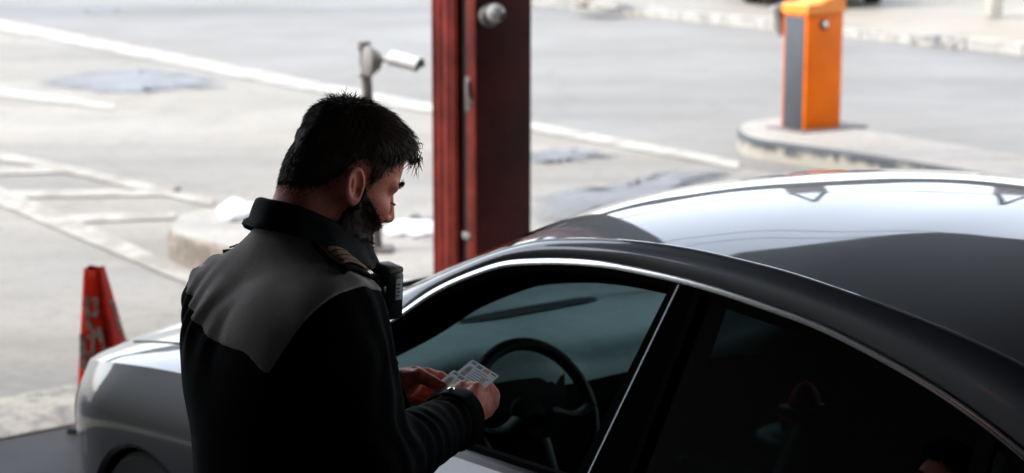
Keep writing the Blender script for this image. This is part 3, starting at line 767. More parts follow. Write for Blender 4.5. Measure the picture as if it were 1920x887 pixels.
for dz in (.06, -.075):
    mb = MB(); mb.tube([(-.065, -.03, dz), (-.065, .03, dz)], .0, 4) if 0 else mb.lathe([(.033, -.008), (.033, .008)], 18, Matrix.Translation((-.066, 0, dz))); mb.build('clamp', M['steel'], bc)
mb = MB(); mb.tube([(.01, -.02, .005), (.045, -.03, .008), (.075, -.035, .004)], [.022, .014, .017], 14); mb.build('arm', M['white_plastic'], bc)
axis = Vector((.84, -.50, -.15)).normalized()
Mb = Matrix.Translation((.075, -.04, .012)) @ axis.to_track_quat('Z', 'Y').to_matrix().to_4x4()
mb = MB(); mb.lathe([(.0, -.01), (.03, -.008), (.035, .0), (.035, .16), (.031, .162), (.030, .15), (.0, .15)], 26, Mb); hb = mb.build('housing', M['white_plastic'], bc)
mb = MB(); mb.lathe([(.028, .150), (.028, .157), (.0, .158)], 20, Mb); mb.build('lens', M['lens'], hb)
# sun shield: part shell over the top
mb = MB(); G = []
for t in (0.0, .05, .17, .18):
    row = []
    for a_ in np.linspace(-1.9, 1.9, 15):
        d = Vector((math.sin(a_) * .041, 0, math.cos(a_) * .041))
        base = Vector((.075, -.04, .012)) + axis * t
        side = axis.cross(Vector((0, 0, 1))).normalized(); upv = side.cross(axis).normalized()
        row.append(tuple(base + side * d.x + upv * d.z))
    G.append(row)
mb.grid(np.array(G)); so = mb.build('sun_shield', M['white_plastic'], bc)
sm = so.modifiers.new('thick', 'SOLIDIFY'); sm.thickness = .003

# ------------------------------------------------------------------ traffic cone (square-sided, open top)
def cone():
    bx, by = -1.53, 7.40
    t = empty('traffic_cone', (bx, by, 0), 0, 'orange-red square-sided traffic cone with worn white stencil marks, leaning beside the car nose', 'traffic cone')
    h = .635; th = R(-12); levels = []
    lean = Vector((-.05, 0, 0))
    def pt(a_, z):                           # rounded-square section
        k = z / h; r = .128 * (1 - k) + .034 * k
        c, s_ = math.cos(a_), math.sin(a_); sq = (abs(c) ** 3.4 + abs(s_) ** 3.4) ** (-1 / 3.4)
        x, y = r * sq * c, r * sq * s_
        return Vector((x * math.cos(th) - y * math.sin(th), x * math.sin(th) + y * math.cos(th), z)) + lean * k
    N = 48; G = []
    for a_ in np.linspace(0, 2 * math.pi, N, endpoint=False):
        dip = .005 * (.5 - .5 * math.cos(4 * a_ + math.pi))
        G.append([pt(a_, z) for z in np.linspace(.02, h - .01 - dip, 14)])
    mb = MB(); mb.grid(np.array([[tuple(p) for p in r] for r in G]), wrapu=True)
    o = mb.build('body', M['cone'], t, 50, True); s_ = o.modifiers.new('thick', 'SOLIDIFY'); s_.thickness = .005
    mb = MB(); mb.box((0, 0, .012), (.27, .27, .024), .008, Matrix.Rotation(th, 4, 'Z')); mb.build('base', M['rubber'], t)
    # stencilled worn marks following two faces: blotchy strokes
    def mark(face_a, strokes):
        mb = MB()
        for (u0, z0, u1, z1, wd_) in strokes:
            n_ = 8; G = []
            for q in np.linspace(0, 1, n_):
                u_ = u0 + (u1 - u0) * q; z_ = z0 + (z1 - z0) * q
                d = np.array([u1 - u0, z1 - z0]); d = d / np.linalg.norm(d); nn = np.array([-d[1], d[0]]) * wd_ / 2
                row = []
                for sgn in (-1, 1):
                    uu, zz2 = u_ + nn[0] * sgn, z_ + nn[1] * sgn
                    k = zz2 / h; r = .128 * (1 - k) + .034 * k
                    loc = Vector((r * 1.0 + .0035, uu, zz2)) 
                    loc = Matrix.Rotation(face_a + th, 3, 'Z') @ loc + lean * k
                    row.append(tuple(loc))
                G.append(row)
            mb.grid(np.array(G))
        mb.build('stencil_mark', M['stencil'], t, 0)
    st = [(-.022, .52, -.022, .40, .018), (-.02, .51, .018, .51, .014), (.018, .52, .016, .46, .016), (-.02, .455, .018, .455, .016), (-.02, .42, .012, .37, .016),
          (.02, .41, .03, .36, .02), (.03, .36, .05, .28, .016), (-.05, .37, 0, .37, .02), (-.045, .38, -.05, .25, .026), (-.05, .30, 0, .31, .018), (-.05, .25, -.01, .25, .022), (-.005, .36, -.005, .28, .016)]
    mark(R(-90), st); mark(0, [(0, .5, 0, .38, .02), (-.02, .5, .02, .46, .016), (.01, .42, .02, .30, .02)])
cone()

# ------------------------------------------------------------------ barrier cabinet on its island
bg_ = empty('barrier_cabinet', (0, 0, 0), 0, 'orange boom barrier cabinet with a grey front panel standing on the kerbed island', 'barrier')
cA, cB, cC = np.array([2.0, 14.72]), np.array([2.14, 14.52]), np.array([2.44, 14.72])
ex = (cC - cB) / np.linalg.norm(cC - cB); ey = (cA - cB) / np.linalg.norm(cA - cB)
Mg = Matrix(((ex[0], ey[0], 0, cB[0]), (ex[1], ey[1], 0, cB[1]), (0, 0, 1, .152), (0, 0, 0, 1)))
WX_, WY_, HH = .355, .255, .86
mb = MB(); mb.box((WX_ / 2, WY_ / 2, HH / 2), (WX_, WY_, HH), .012, Mg); mb.build('housing', M['orange'], bg_)
mb = MB(); mb.box((-.002, WY_ / 2, HH / 2 - .012), (.008, WY_ - .045, HH - .03), .003, Mg); mb.build('front_panel', M['slate'], bg_)
# lid: sloped cap, low at the grey front, rising to the back
mb = MB(); G = []
prof = [(-.012, HH - .008), (-.014, HH + .05), (.0, HH + .066), (.12, HH + .075), (.20, HH + .105), (.26, HH + .13), (WX_, HH + .135), (WX_ + .008, HH + .12), (WX_ + .008, HH + .0)]
n_ = len(prof); V = []
for y_ in (-.010, .004, WY_ - .004, WY_ + .010):
    ins = .012 if y_ in (-.010, WY_ + .010) else 0
    for (x_, z_) in prof: V.append(Mg @ Vector((x_, y_, z_ - (ins if z_ > HH + .01 else 0))))
Fc = [(r * n_ + i, r * n_ + i + 1, (r + 1) * n_ + i + 1, (r + 1) * n_ + i) for r in range(3) for i in range(n_ - 1)] + [tuple(range(n_)), tuple(range(3 * n_, 4 * n_))[::-1]]
mb.add(V, Fc); mb.build('lid', M['orange_lid'], bg_, 30)
# key lock on orange side
Mk = Mg @ Matrix.Translation((.16, -.0, HH - .085)) @ Matrix.Rotation(math.pi / 2, 4, 'X')
mb = MB(); mb.lathe([(.04, -.002), (.04, .006), (.032, .012), (.0, .013)], 24, Mk); lk = mb.build('lock', M['rubber'], bg_)
mb = MB(); mb.lathe([(.026, .011), (.024, .022), (.0, .024)], 20, Mk); mb.build('lock_barrel', M['alu'], lk)
# boom arm bracket on the far side of the front, arm pointing away along the lane crossing
mb = MB(); Ma = Mg @ Matrix.Translation((.05, WY_ + .05, HH - .06))
mb.box((0, .0, 0), (.14, .05, .24), .02, Ma @ Matrix.Rotation(R(-14), 4, 'Y')); ab = mb.build('arm_bracket', M['steel'], bg_)
mb = MB(); mb.box((-.05, .035, .01), (.05, .02, .20), .008, Ma @ Matrix.Rotation(R(-14), 4, 'Y')); mb.build('bracket_cover', M['white_plastic'], ab)
mb = MB(); mb.box((WX_ / 2 + .06, WY_ / 2, -.0005), (WX_ + .3, WY_ + .14, .02), .004, Mg); mb.build('plinth', M['rust'], bg_)

# ------------------------------------------------------------------ far side: guard rail, parked car, debris, snow
gr = empty('guard_rail', (0, 0, 0), 0, 'pale concrete post with a heavy rail on the far pavement', 'guard rail')
p0 = np.array([6.0, 25.0]); dr = dK * -1
for k in range(3):
    p = p0 + dr * 2.6 * k; mb = MB(); mb.box((0, 0, .55), (.16, .22, 1.0), .01, Matrix.Translation((p[0], p[1], .1)) @ Matrix.Rotation(math.atan2(dK[1], dK[0]) + R(60), 4, 'Z')); mb.build('post', M['beige'], gr)
mb = MB(); a_ = p0 + np.array([.12, .1]); b_ = p0 + dr * 5.4 + np.array([.12, .1]); mb.tube([(*a_, .62), (*b_, .62)], .09, 10, flat=(1, .7)); mb.build('rail', M['rust'], gr)
def lump(name, c, r, mt, label, cat, seed, group=None):
    rr = np.random.RandomState(seed); bm = bmesh.new(); bmesh.ops.create_icosphere(bm, subdivisions=4, radius=1)
    ph = rr.rand(12) * 6.28; dirs = rr.randn(12, 3) * 2.2
    for v in bm.verts:
        d = np.array(v.co); k = 1 + .12 * sum(math.sin(dirs[i] @ d * (1 + i * .25) + ph[i]) / (1 + .3 * i) for i in range(12)) * .6
        v.co = Vector((d[0] * r[0] * k, d[1] * r[1] * k, max(d[2] * r[2] * k, -.02)))
    me = bpy.data.meshes.new(name); bm.to_mesh(me); bm.free(); me.materials.append(mt); me.polygons.foreach_set('use_smooth', [True] * len(me.polygons))
    o = bpy.data.objects.new(name, me); col.objects.link(o); o.location = c; tag(o, label, cat, group); return o
lump('snow_heap', (*gz(447, 402, .15)[:2], .155), (.12, .22, .07), M['snow'], 'small heap of old white snow on the left kerbed island', 'snow heap', 3)
lump('snow_heap', (*gz(775, 428, .15)[:2], .155), (.16, .24, .03), M['snow'], 'low patch of white snow between the officer\'s face and the red column', 'snow heap', 4)
lump('rock', (*gz(1100, 16, .1)[:2], .13), (.16, .14, .12), M['stone'], 'dark lump of rubble on the far kerb, right of the red column', 'rubble', 5)
lump('rock', (*gz(1135, 20, .1)[:2], .12), (.26, .16, .10), M['island'], 'pale broken concrete lump on the far kerb, right of the dark rubble', 'rubble', 6)
lump('stone', (*gz(331, 360, 0)[:2], .01), (.03, .03, .03), M['stone'], 'tiny dark stone on the painted hatching left of the officer', 'stone', 8)

# ------------------------------------------------------------------ implicit-surface modelling for the figure
def sd_ell(p, c, r):
    q = (p - np.array(c)); r = np.array(r); k0 = np.linalg.norm(q / r, axis=1); k1 = np.linalg.norm(q / (r * r), axis=1)
    return k0 * (k0 - 1) / (k1 + 1e-9)
def sd_cone(p, a, b, ra, rb):
    """capsule whose radius runs from ra to rb"""
    a = np.array(a, float); b = np.array(b, float); ba = b - a
    t = np.clip(((p - a) @ ba) / (ba @ ba), 0, 1)
    return np.linalg.norm(p - a - t[:, None] * ba, axis=1) - (ra + (rb - ra) * t)
def sd_box(p, c, h, r=0.):
    q = np.abs(p - np.array(c)) - (np.array(h) - r)
    return np.linalg.norm(np.maximum(q, 0), axis=1) + np.minimum(q.max(1), 0) - r
def smin(a, b, k):
    h = np.clip(.5 + .5 * (b - a) / k, 0, 1); return b * (1 - h) + a * h - k * h * (1 - h)
def smax(a, b, k): return -smin(-a, -b, k)
_perm = np.random.RandomState(5).rand(64, 64, 64)
def vnoise(p):
    i = np.floor(p).astype(int); f = p - i; f = f * f * (3 - 2 * f); r = 0
    for dx in (0, 1):
        for dy in (0, 1):
            for dz in (0, 1):
                wgt = (f[:, 0] if dx else 1 - f[:, 0]) * (f[:, 1] if dy else 1 - f[:, 1]) * (f[:, 2] if dz else 1 - f[:, 2])
                r = r + wgt * _perm[(i[:, 0] + dx) % 64, (i[:, 1] + dy) % 64, (i[:, 2] + dz) % 64]
    return r * 2 - 1
def surf_nets(fn, lo, hi, h, reach=1.35):
    lo = np.array(lo, float); hi = np.array(hi, float); B = 8; Hb = B * h
    nb = np.maximum(np.ceil((hi - lo) / Hb).astype(int), 1)
    I = np.stack(np.meshgrid(*[np.arange(k) for k in nb], indexing='ij'), -1).reshape(-1, 3)
    d = fn(lo + (I + .5) * Hb); I = I[np.abs(d) < Hb * .87 * reach]
    base = I * B; N = nb * B + 2
    code = lambda q: (q[..., 0] * N[1] + q[..., 1]) * N[2] + q[..., 2]
    off = np.stack(np.meshgrid(*[np.arange(B + 1)] * 3, indexing='ij'), -1).reshape(-1, 3)
    uc = np.unique(code((base[:, None] + off[None]).reshape(-1, 3)))
    P = np.stack([uc // (N[1] * N[2]), (uc // N[2]) % N[1], uc % N[2]], 1)
    val = np.concatenate([fn(lo + P[s:s + 200000] * h) for s in range(0, len(P), 200000)])
    offc = np.stack(np.meshgrid(*[np.arange(B)] * 3, indexing='ij'), -1).reshape(-1, 3)
    cells = (base[:, None] + offc[None]).reshape(-1, 3)
    cor = np.array([[i, j, k] for i in (0, 1) for j in (0, 1) for k in (0, 1)])
    cv = np.stack([val[np.searchsorted(uc, code(cells + c))] for c in cor], 1)
    act = (cv.min(1) < 0) & (cv.max(1) >= 0); cells = cells[act]; cv = cv[act]
    acc = np.zeros((len(cells), 3)); cnt = np.zeros(len(cells))
    for a in range(8):
        for b in range(a + 1, 8):
            if np.abs(cor[a] - cor[b]).sum() != 1: continue
            m = (cv[:, a] < 0) != (cv[:, b] < 0); t = cv[:, a] / np.where(m, cv[:, a] - cv[:, b], 1)
            acc[m] += (cor[a] + t[:, None] * (cor[b] - cor[a]))[m]; cnt[m] += 1
    V = lo + (cells + acc / cnt[:, None]) * h
    cc = code(cells); order = np.argsort(cc); cs = cc[order]
    def find(q):
        c = code(q); k = np.clip(np.searchsorted(cs, c), 0, len(cs) - 1); return np.where(cs[k] == c, order[k], -1)
    F_ = []
    for ax in range(3):
        e = np.zeros(3, int); e[ax] = 1; u = np.zeros(3, int); u[(ax + 1) % 3] = 1; v = np.zeros(3, int); v[(ax + 2) % 3] = 1
        k2 = np.clip(np.searchsorted(uc, code(P + e)), 0, len(uc) - 1); ok = uc[k2] == code(P + e)
        s = ok & ((val < 0) != (val[k2] < 0)); p = P[s]; neg = val[s] < 0
        q = np.stack([find(p), find(p - u), find(p - u - v), find(p - v)], 1); good = (q >= 0).all(1); q = q[good]; neg = neg[good]
        q[~neg] = q[~neg][:, ::-1]; F_.append(q)
    return V, np.concatenate(F_)
def sdf_part(name, fn, lo, hi, h, mt, parent, xf=None):
    V, Fc = surf_nets(fn, lo, hi, h)
    mb = MB(); mb.add(V, Fc); return mb.build(name, mt, parent, smooth=180)

# ------------------------------------------------------------------ the officer
M['skin'] = mat('ruddy_skin', (.82, .27, .19), .55, noise=(40, .18), bump=(300, .12), spec=.4)
M['skin'].node_tree.nodes['Principled BSDF'].inputs['Subsurface Weight'].default_value = .15
M['skin'].node_tree.nodes['Principled BSDF'].inputs['Subsurface Radius'].default_value = (.012, .004, .002)
M['hair'] = mat('dark_brown_hair', (.060, .035, .024), .55, spec=.2)
M['beard'] = mat('dark_beard_hair', (.022, .010, .006), .6, spec=.15)
M['black_cloth'] = mat('black_twill', (.004, .0043, .005), .85, bump=(420, .25), spec=.06)
M['grey_cloth'] = mat('grey_twill', (.335, .300, .276), .85, bump=(420, .3), noise=(30, .06), spec=.25)
M['collar'] = mat('dark_collar_cloth', (.006, .0085, .010), .8, bump=(420, .25), spec=.1)
M['braid'] = mat('brown_braid', (.28, .14, .085), .7, bump=(200, .4))
M['shoe'] = mat('black_shoe_leather', (.01, .01, .01), .3)
M['eye'] = mat('eye_white', (.5, .45, .42), .15)
PHI = R(44); BASE = np.array([-.375, 3.125, 0])
bf = np.array([math.cos(PHI), math.sin(PHI), 0]); bl = np.array([-math.sin(PHI), math.cos(PHI), 0])
def w2b(p): q = np.asarray(p, float) - BASE; return np.array([q @ bf, q @ bl, q[2]])
def px(u, v, Y): return w2b(at(u, v, Y))
man = empty('person', tuple(BASE), PHI, 'man in black jacket with grey yoke and brown shoulder straps, bearded, reading cards', 'person')

# head frame
HO = px(634, 337, 3.155)
hy, hp = R(-14), R(27)
RH = np.array([[math.cos(hy), -math.sin(hy), 0], [math.sin(hy), math.cos(hy), 0], [0, 0, 1]]) @ np.array([[math.cos(hp), 0, math.sin(hp)], [0, 1, 0], [-math.sin(hp), 0, math.cos(hp)]])
HS = .92
def toh(p): return (p - HO) @ RH / HS
def fromh(q): return np.asarray(q) * HS @ RH.T + HO
NB0, NB1 = np.array([.022, -.012, 1.49]), fromh([-.022, 0, -.015])
def head_local(q):
    y = np.abs(q[:, 1]); s = np.stack([q[:, 0], y, q[:, 2]], 1)
    d = sd_ell(s, (.004, 0, .050), (.098, .077, .083))
    d = smin(d, sd_ell(s, (.045, 0, -.02), (.056, .060, .085)), .03)
    d = smin(d, sd_cone(s, (.010, .052, -.055), (.074, .014, -.102), .020, .016), .03)
    d = smin(d, sd_ell(s, (.074, 0, -.098), (.022, .024, .018)), .015)
    d = smin(d, sd_ell(s, (.060, .045, -.018), (.030, .022, .020)), .02)            # cheekbone
    d = smin(d, sd_cone(s, (.093, .012, .030), (.078, .050, .026), .011, .010), .012)   # brow
    d = smax(d, -sd_ell(s, (.106, .033, .006), (.022, .017, .013)), .012)            # eye socket
    d = smin(d, sd_cone(s, (.097, 0, .022), (.119, 0, -.022), .0085, .0115), .009)     # nose
    d = smin(d, sd_ell(s, (.106, .0125, -.027), (.012, .0085, .009)), .006)
    d = smin(d, sd_ell(s, (.091, 0, -.045), (.014, .022, .014)), .012)
    d = smin(d, sd_cone(s, (.0985, 0, -.055), (.086, .021, -.060), .0065, .003), .006)  # lips
    d = smin(d, sd_cone(s, (.0965, 0, -.067), (.085, .018, -.065), .0070, .003), .005)
    d = smin(d, np.maximum(sd_ell(s, (.0805, .032, .006), (.0140, .0145, .0138)), -(q[:, 2] - (.000))), .003)   # lowered upper lid
    # ear
    a = R(18); ex = (s[:, 0] + .008) * math.cos(a) + (s[:, 2] + .002) * math.sin(a); ez = -(s[:, 0] + .008) * math.sin(a) + (s[:, 2] + .002) * math.cos(a)
    ey = s[:, 1] - .083 - np.clip(-ex, -.02, .02) * .12
    e = np.stack([ex, ey, ez], 1)
    ear = sd_ell(e, (0, 0, 0), (.0205, .0075, .034)); ear = smin(ear, sd_ell(e, (.006, -.002, -.030), (.009, .005, .010)), .006)
    ear = smax(ear, -sd_ell(e, (.001, .0065, .004), (.013, .0085, .024)), .004)
    ear = smin(ear, sd_ell(e, (-.004, .000, .002), (.0035, .0045, .016)), .003)
    ear = smin(ear, sd_ell(e, (.010, .000, -.006), (.0035, .0045, .006)), .003)
    ear = smax(ear, -sd_ell(e, (.005, .006, -.006), (.0055, .007, .009)), .003)
    return smin(d, ear, .006)
def head_sdf(p):
    d = head_local(toh(p)) * HS
    n_ = sd_cone(p, NB0, NB1, .066, .060)
    n_ = smin(n_, sd_cone(p, NB0 + np.array([-.015, 0, .02]), fromh([-.050, 0, -.005]), .052, .040), .03)
    return smin(d, n_, .025)
VH, FH = surf_nets(head_sdf, fromh([0, 0, 0]) - .2, fromh([0, 0, 0]) + np.array([.2, .2, .2]), .0024)

# hands: joint chains in body frame (pixel, pixel, depth) -> points
def chain(pts): return [px(*p) for p in pts]
def finger(p, pts, r):
    d = None; n = len(pts)
    for i in range(n - 1):
        c = sd_cone(p, pts[i], pts[i + 1], r[i], r[i + 1]); d = c if d is None else smin(d, c, .004)
    return d
WR_ = px(858, 786, 3.235); ELR = px(700, 872, 2.995)
rf_ = [chain([(914, 729, 3.312), (908, 722, 3.345), (884, 724, 3.352), (868, 730, 3.342)]),
       chain([(923, 741, 3.307), (920, 736, 3.345), (894, 738, 3.355), (874, 742, 3.345)]),
       chain([(921, 756, 3.298), (921, 752, 3.335), (896, 752, 3.348), (878, 755, 3.338)]),
       chain([(910, 770, 3.287), (912, 767, 3.318), (892, 766, 3.332), (876, 768, 3.322)])]
rth = chain([(884, 752, 3.25), (893, 731, 3.268), (868, 726, 3.285), (845, 733, 3.298)])
WL_ = px(746, 722, 3.37); ELL = np.array([.09, .215, 1.17])
lf_ = [chain([(778, 700, 3.385), (802, 700, 3.392), (826, 706, 3.376), (843, 715, 3.362)]),
       chain([(780, 716, 3.392), (806, 726, 3.395), (828, 734, 3.378), (838, 738, 3.362)]),
       chain([(778, 732, 3.390), (800, 743, 3.390), (816, 748, 3.372), (820, 748, 3.356)]),
       chain([(770, 745, 3.382), (790, 756, 3.380), (802, 757, 3.365), (806, 754, 3.352)])]
lth = chain([(762, 716, 3.355), (786, 704, 3.345), (812, 717, 3.334), (834, 728, 3.325)])
FR = [(.0105, .0092, .0085, .0072), (.011, .0095, .0088, .0074), (.0105, .009, .0083, .007), (.0095, .008, .0072, .0062)]
def hand_sdf(p, W, EL, fg, th_):
    d = sd_cone(p, np.array(EL) * .55 + np.array(W) * .45, W, .040, .029)
    for i in range(4):
        m = sd_cone(p, W * .72 + fg[i][0] * .28, fg[i][0], .0165, .0125); d = smin(d, m, .012)
    web = None
    for i in range(3):
        m = sd_cone(p, (fg[i][0] * .6 + W * .4), (fg[i + 1][0] * .6 + W * .4), .014, .014); d = smin(d, m, .012)
    d = smin(d, sd_cone(p, W * .6 + th_[0] * .4, th_[0], .017, .0175), .015)
    d = smin(d, sd_cone(p, th_[0], th_[1], .0170, .0125), .014)
    for i in range(4): d = smin(d, finger(p, fg[i], FR[i]), .003)
    d = smin(d, finger(p, th_[1:], (.0125, .0108, .0085)), .004)
    # knuckle bumps and tendons
    for i in range(4): d = smin(d, sd_ell(p, fg[i][0], (.012, .012, .012)), .004)
    return d + .0006 * vnoise(p * 160)
hands = []
for W, EL, fg, th_ in ((WR_, ELR, rf_, rth), (WL_, ELL, lf_, lth)):
    fn = lambda p, W=W, EL=EL, fg=fg, th_=th_: hand_sdf(p, W, EL, fg, th_)
    allp = np.array([W, th_[-1]] + [q for f_ in fg for q in f_]); hands.append(surf_nets(fn, allp.min(0) - .07, allp.max(0) + .05, .0017))
# coarse trunk and limbs under the clothes
SHR, SHL = np.array([.0, -.158, 1.452]), np.array([.025, .158, 1.435])
def under(p):
    d = sd_ell(p, (.0, 0, 1.30), (.10, .15, .2)); d = smin(d, sd_ell(p, (0, 0, 1.0), (.10, .15, .16)), .05)
    d = smin(d, sd_cone(p, (0, -.15, 1.45), (0, .15, 1.45), .06, .06), .04); d = smin(d, sd_cone(p, (.0, 0, 1.45), NB0, .07, .062), .04)
    for s in (-1, 1):
        d = smin(d, sd_cone(p, (0, s * .09, .92), (.01, s * .10, .50), .075, .05), .04); d = smin(d, sd_cone(p, (.01, s * .10, .50), (-.02, s * .11, .09), .05, .035), .02)
        d = smin(d, sd_cone(p, (-.02, s * .11, .06), (.10, s * .13, .038), .028, .022), .02)
    for S_, E_, W_ in ((SHR, ELR, WR_), (SHL, ELL, WL_)):
        d = smin(d, sd_cone(p, S_, E_, .055, .045), .03); d = smin(d, sd_cone(p, E_, W_, .045, .028), .02)
    return d
VU, FU = surf_nets(under, (-.25, -.35, -.02), (.5, .35, 1.62), .012)
mb = MB(); mb.add(VH, FH)
for V_, F_ in hands: mb.add(V_, F_)
mb.add(VU, FU); body = mb.build('body', M['skin'], man, 180)
for s in (-1, 1):
    mb = MB(); c = fromh([.0815, s * .032, .004]); bmE = bmesh.new(); bmesh.ops.create_uvsphere(bmE, u_segments=20, v_segments=14, radius=.0125)
    V = [tuple(np.array(v.co) + c) for v in bmE.verts]; bmE.verts.index_update(); Fc = [[v.index for v in f.verts] for f in bmE.faces]; bmE.free()
    mb.add(V, Fc); mb.build('eye', M['eye'], man, 180)

# hair: a close scalp shell plus many fine strands
HLX = [0, 25, 45, 58, 68, 80, 92, 104, 118, 135, 155, 180]
HLZ = [.084, .080, .060, .040, .004, .030, .040, .034, -.008, -.036, -.046, -.050]
def hair_mask(q):
    az = np.degrees(np.arctan2(np.abs(q[:, 1]), q[:, 0] - .0))
    return q[:, 2] - np.interp(az, HLX, HLZ)
def hair_thick(q):
    top = np.clip((q[:, 2] - .05) / .07, 0, 1); front = np.clip((q[:, 0] - .02) / .07, 0, 1)
    return .0030 + .009 * top ** 1.2 + .004 * top * front
def hair_sdf(p):
    q = toh(p); m = hair_mask(q); th_ = hair_thick(q) * np.clip(m / .03, .08, 1)
    th_ = th_ + .004 * vnoise(q * np.array([25, 60, 60])) * np.clip(q[:, 2] / .08, .2, 1) * np.clip(m / .03, .05, 1)
    d = head_sdf(p) - th_
    return smax(d, -(m - .007), .004)
Vh, Fh = surf_nets(hair_sdf, HO - .2, HO + .22, .003)
qh = toh(VH)
def strands(seeds, nrm, dirs, lens, wid, curl, rs, nseg=4):
    """flat tapered blades following dirs, drooping and curling a little"""
    k = len(seeds); P = [seeds]; d = dirs.copy(); jit = rs.randn(k, 3) * curl
    for i in range(nseg):
        d = d + jit * .35 + np.array([0, 0, -.10]) * (i / nseg); d /= np.linalg.norm(d, axis=1)[:, None]; P.append(P[-1] + d * (lens / nseg)[:, None])
    P = np.stack(P, 1); side = np.cross(d, nrm + rs.randn(k, 3) * .5); side /= np.linalg.norm(side, axis=1)[:, None] + 1e-9
    wv = wid * np.array([1, .95, .8, .5, .08])[None, :, None]
    A = P - side[:, None] * wv; Bq = P + side[:, None] * wv
    V = np.stack([A, Bq], 2).reshape(-1, 3); idx = np.arange(k)[:, None] * (2 * (nseg + 1)) + np.arange(nseg)[None] * 2
    Fc = np.stack([idx, idx + 1, idx + 3, idx + 2], -1).reshape(-1, 4); return V, Fc
def vnormals(V, Fc):
    n = np.zeros_like(V); fn_ = np.cross(V[Fc[:, 2]] - V[Fc[:, 0]], V[Fc[:, 3]] - V[Fc[:, 1]])
    for j in range(4): np.add.at(n, Fc[:, j], fn_)
    return n / (np.linalg.norm(n, axis=1)[:, None] + 1e-12)
rs = np.random.RandomState(3)
nh = vnormals(Vh, Fh); qs = toh(Vh)
cen = fromh([.0, 0, .03])
if np.mean(np.sum(nh * (Vh - cen), 1)) < 0: nh = -nh
okh = (hair_mask(qs) > .004)
pick = rs.choice(np.where(okh)[0], 23000)
sq = qs[pick]; topw = np.clip((sq[:, 2] - .06) / .06, 0, 1)[:, None]; back = np.clip((-sq[:, 0]) / .08, 0, 1)[:, None]
flow = np.concatenate([np.clip((sq[:, 0:1] + .045) / .03, -1, 1) * .9, np.sign(sq[:, 1:2]) * .1 + rs.randn(len(sq), 1) * .15, .0 * np.ones((len(sq), 1))], 1) * topw + (1 - topw) * np.stack([-.35 * np.ones(len(sq)), np.zeros(len(sq)), -.9 * np.ones(len(sq))], 1)
flowb = flow @ RH.T
nn = nh[pick]; tang = flowb - nn * np.sum(flowb * nn, 1)[:, None]
dirs = tang + nn * (.16 - .08 * topw + .08 * rs.rand(len(sq), 1)); dirs /= np.linalg.norm(dirs, axis=1)[:, None]
lens = (.010 + .014 * topw[:, 0] * np.clip((sq[:, 0] + .09) / .07, .4, 1)) * (.6 + .8 * rs.rand(len(sq)))
V1, F1 = strands(Vh[pick] - nn * .0006, nn, dirs, lens, .0006, .10, rs)
nskin = vnormals(VH, FH)
if np.mean(np.sum(nskin * (VH - cen), 1)) < 0: nskin = -nskin
def feather(mask, lo_, hi_, num, ln_, wid):
    m_ = mask(qh); c_ = np.where((m_ > lo_) & (m_ < hi_))[0]; pr = np.clip((m_[c_] - lo_) / (hi_ - lo_), .05, 1); pr /= pr.sum()
    k_ = rs.choice(c_, num, p=pr); f_ = np.tile(np.array([-.2, 0, -1.]), (num, 1)) @ RH.T; n_ = nskin[k_]; t_ = f_ - n_ * np.sum(f_ * n_, 1)[:, None]
    d_ = t_ + n_ * .18 + rs.randn(num, 3) * .2; d_ /= np.linalg.norm(d_, axis=1)[:, None]
    return strands(VH[k_] - n_ * .001, n_, d_, ln_ * (.6 + .8 * rs.rand(num)), wid, .2, rs)
V3, F3 = feather(hair_mask, -.012, .014, 4200, .007, .0005)
# stray tufts: cowlick on the crown and the fringe over the forehead
def tuft(c, d, n, ln_, spread, seed):
    r_ = np.random.RandomState(seed); s0 = fromh(np.array(c) + r_.randn(n, 3) * spread); dd = (np.array(d) + r_.randn(n, 3) * .28) @ RH.T; dd /= np.linalg.norm(dd, axis=1)[:, None]
    return strands(s0, np.tile(np.array([0, 1., 0]), (n, 1)), dd, ln_ * (.5 + .7 * r_.rand(n)), .0008, .3, r_)
tf = [tuft((.045, 0, .137), (-.5, 0, .75), 8, .014, .005, 1), tuft((.094, -.01, .108), (.6, -.1, -.5), 220, .014, .007, 2), tuft((.096, -.035, .092), (.35, -.1, -.8), 180, .014, .007, 4), tuft((.100, .02, .102), (.5, .2, -.6), 140, .014, .007, 5), tuft((.108, -.025, .085), (.25, 0, -1), 12, .036, .005, 6)]
mb = MB(); mb.add(Vh, Fh); mb.add(V1, F1); mb.add(V3, F3)
for V_, F_ in tf: mb.add(V_, F_)
mb.build('hair', M['hair'], man, 180)

# beard: moustache, cheeks and chin
def beard_mask(q):
    y = np.abs(q[:, 1]); top = np.interp(q[:, 0], [-.01, .012, .03, .06, .085, .097, .11], [-.02, .016, .000, -.020, -.033, -.034, -.034])
    m = np.minimum(top - q[:, 2], np.minimum(q[:, 0] - (.006 - np.clip(-q[:, 2] - .02, 0, .03) * .5), q[:, 2] + .135))
    lips = sd_ell(np.stack([q[:, 0], y, q[:, 2]], 1), (.10, 0, -.062), (.016, .019, .0065)); return np.minimum(m, lips)
def beard_sdf(p):
    q = toh(p); m = beard_mask(q); chin = np.clip((-q[:, 2] - .06) / .05, 0, 1)
    th_ = (.003 + .016 * chin) * np.clip(m / .012 + .2, .15, 1) + .0015 * vnoise(q * 130)
    d = head_sdf(p) - th_
    return smax(d, -(m - .006), .003)
Vb, Fb = surf_nets(beard_sdf, HO - .16, HO + .16, .0026)
nb_ = vnormals(Vb, Fb); qb = toh(Vb)
if np.mean(np.sum(nb_ * (Vb - fromh([.03, 0, -.05])), 1)) < 0: nb_ = -nb_
pk = rs.choice(np.where(beard_mask(qb) > .001)[0], 9000); nn = nb_[pk]
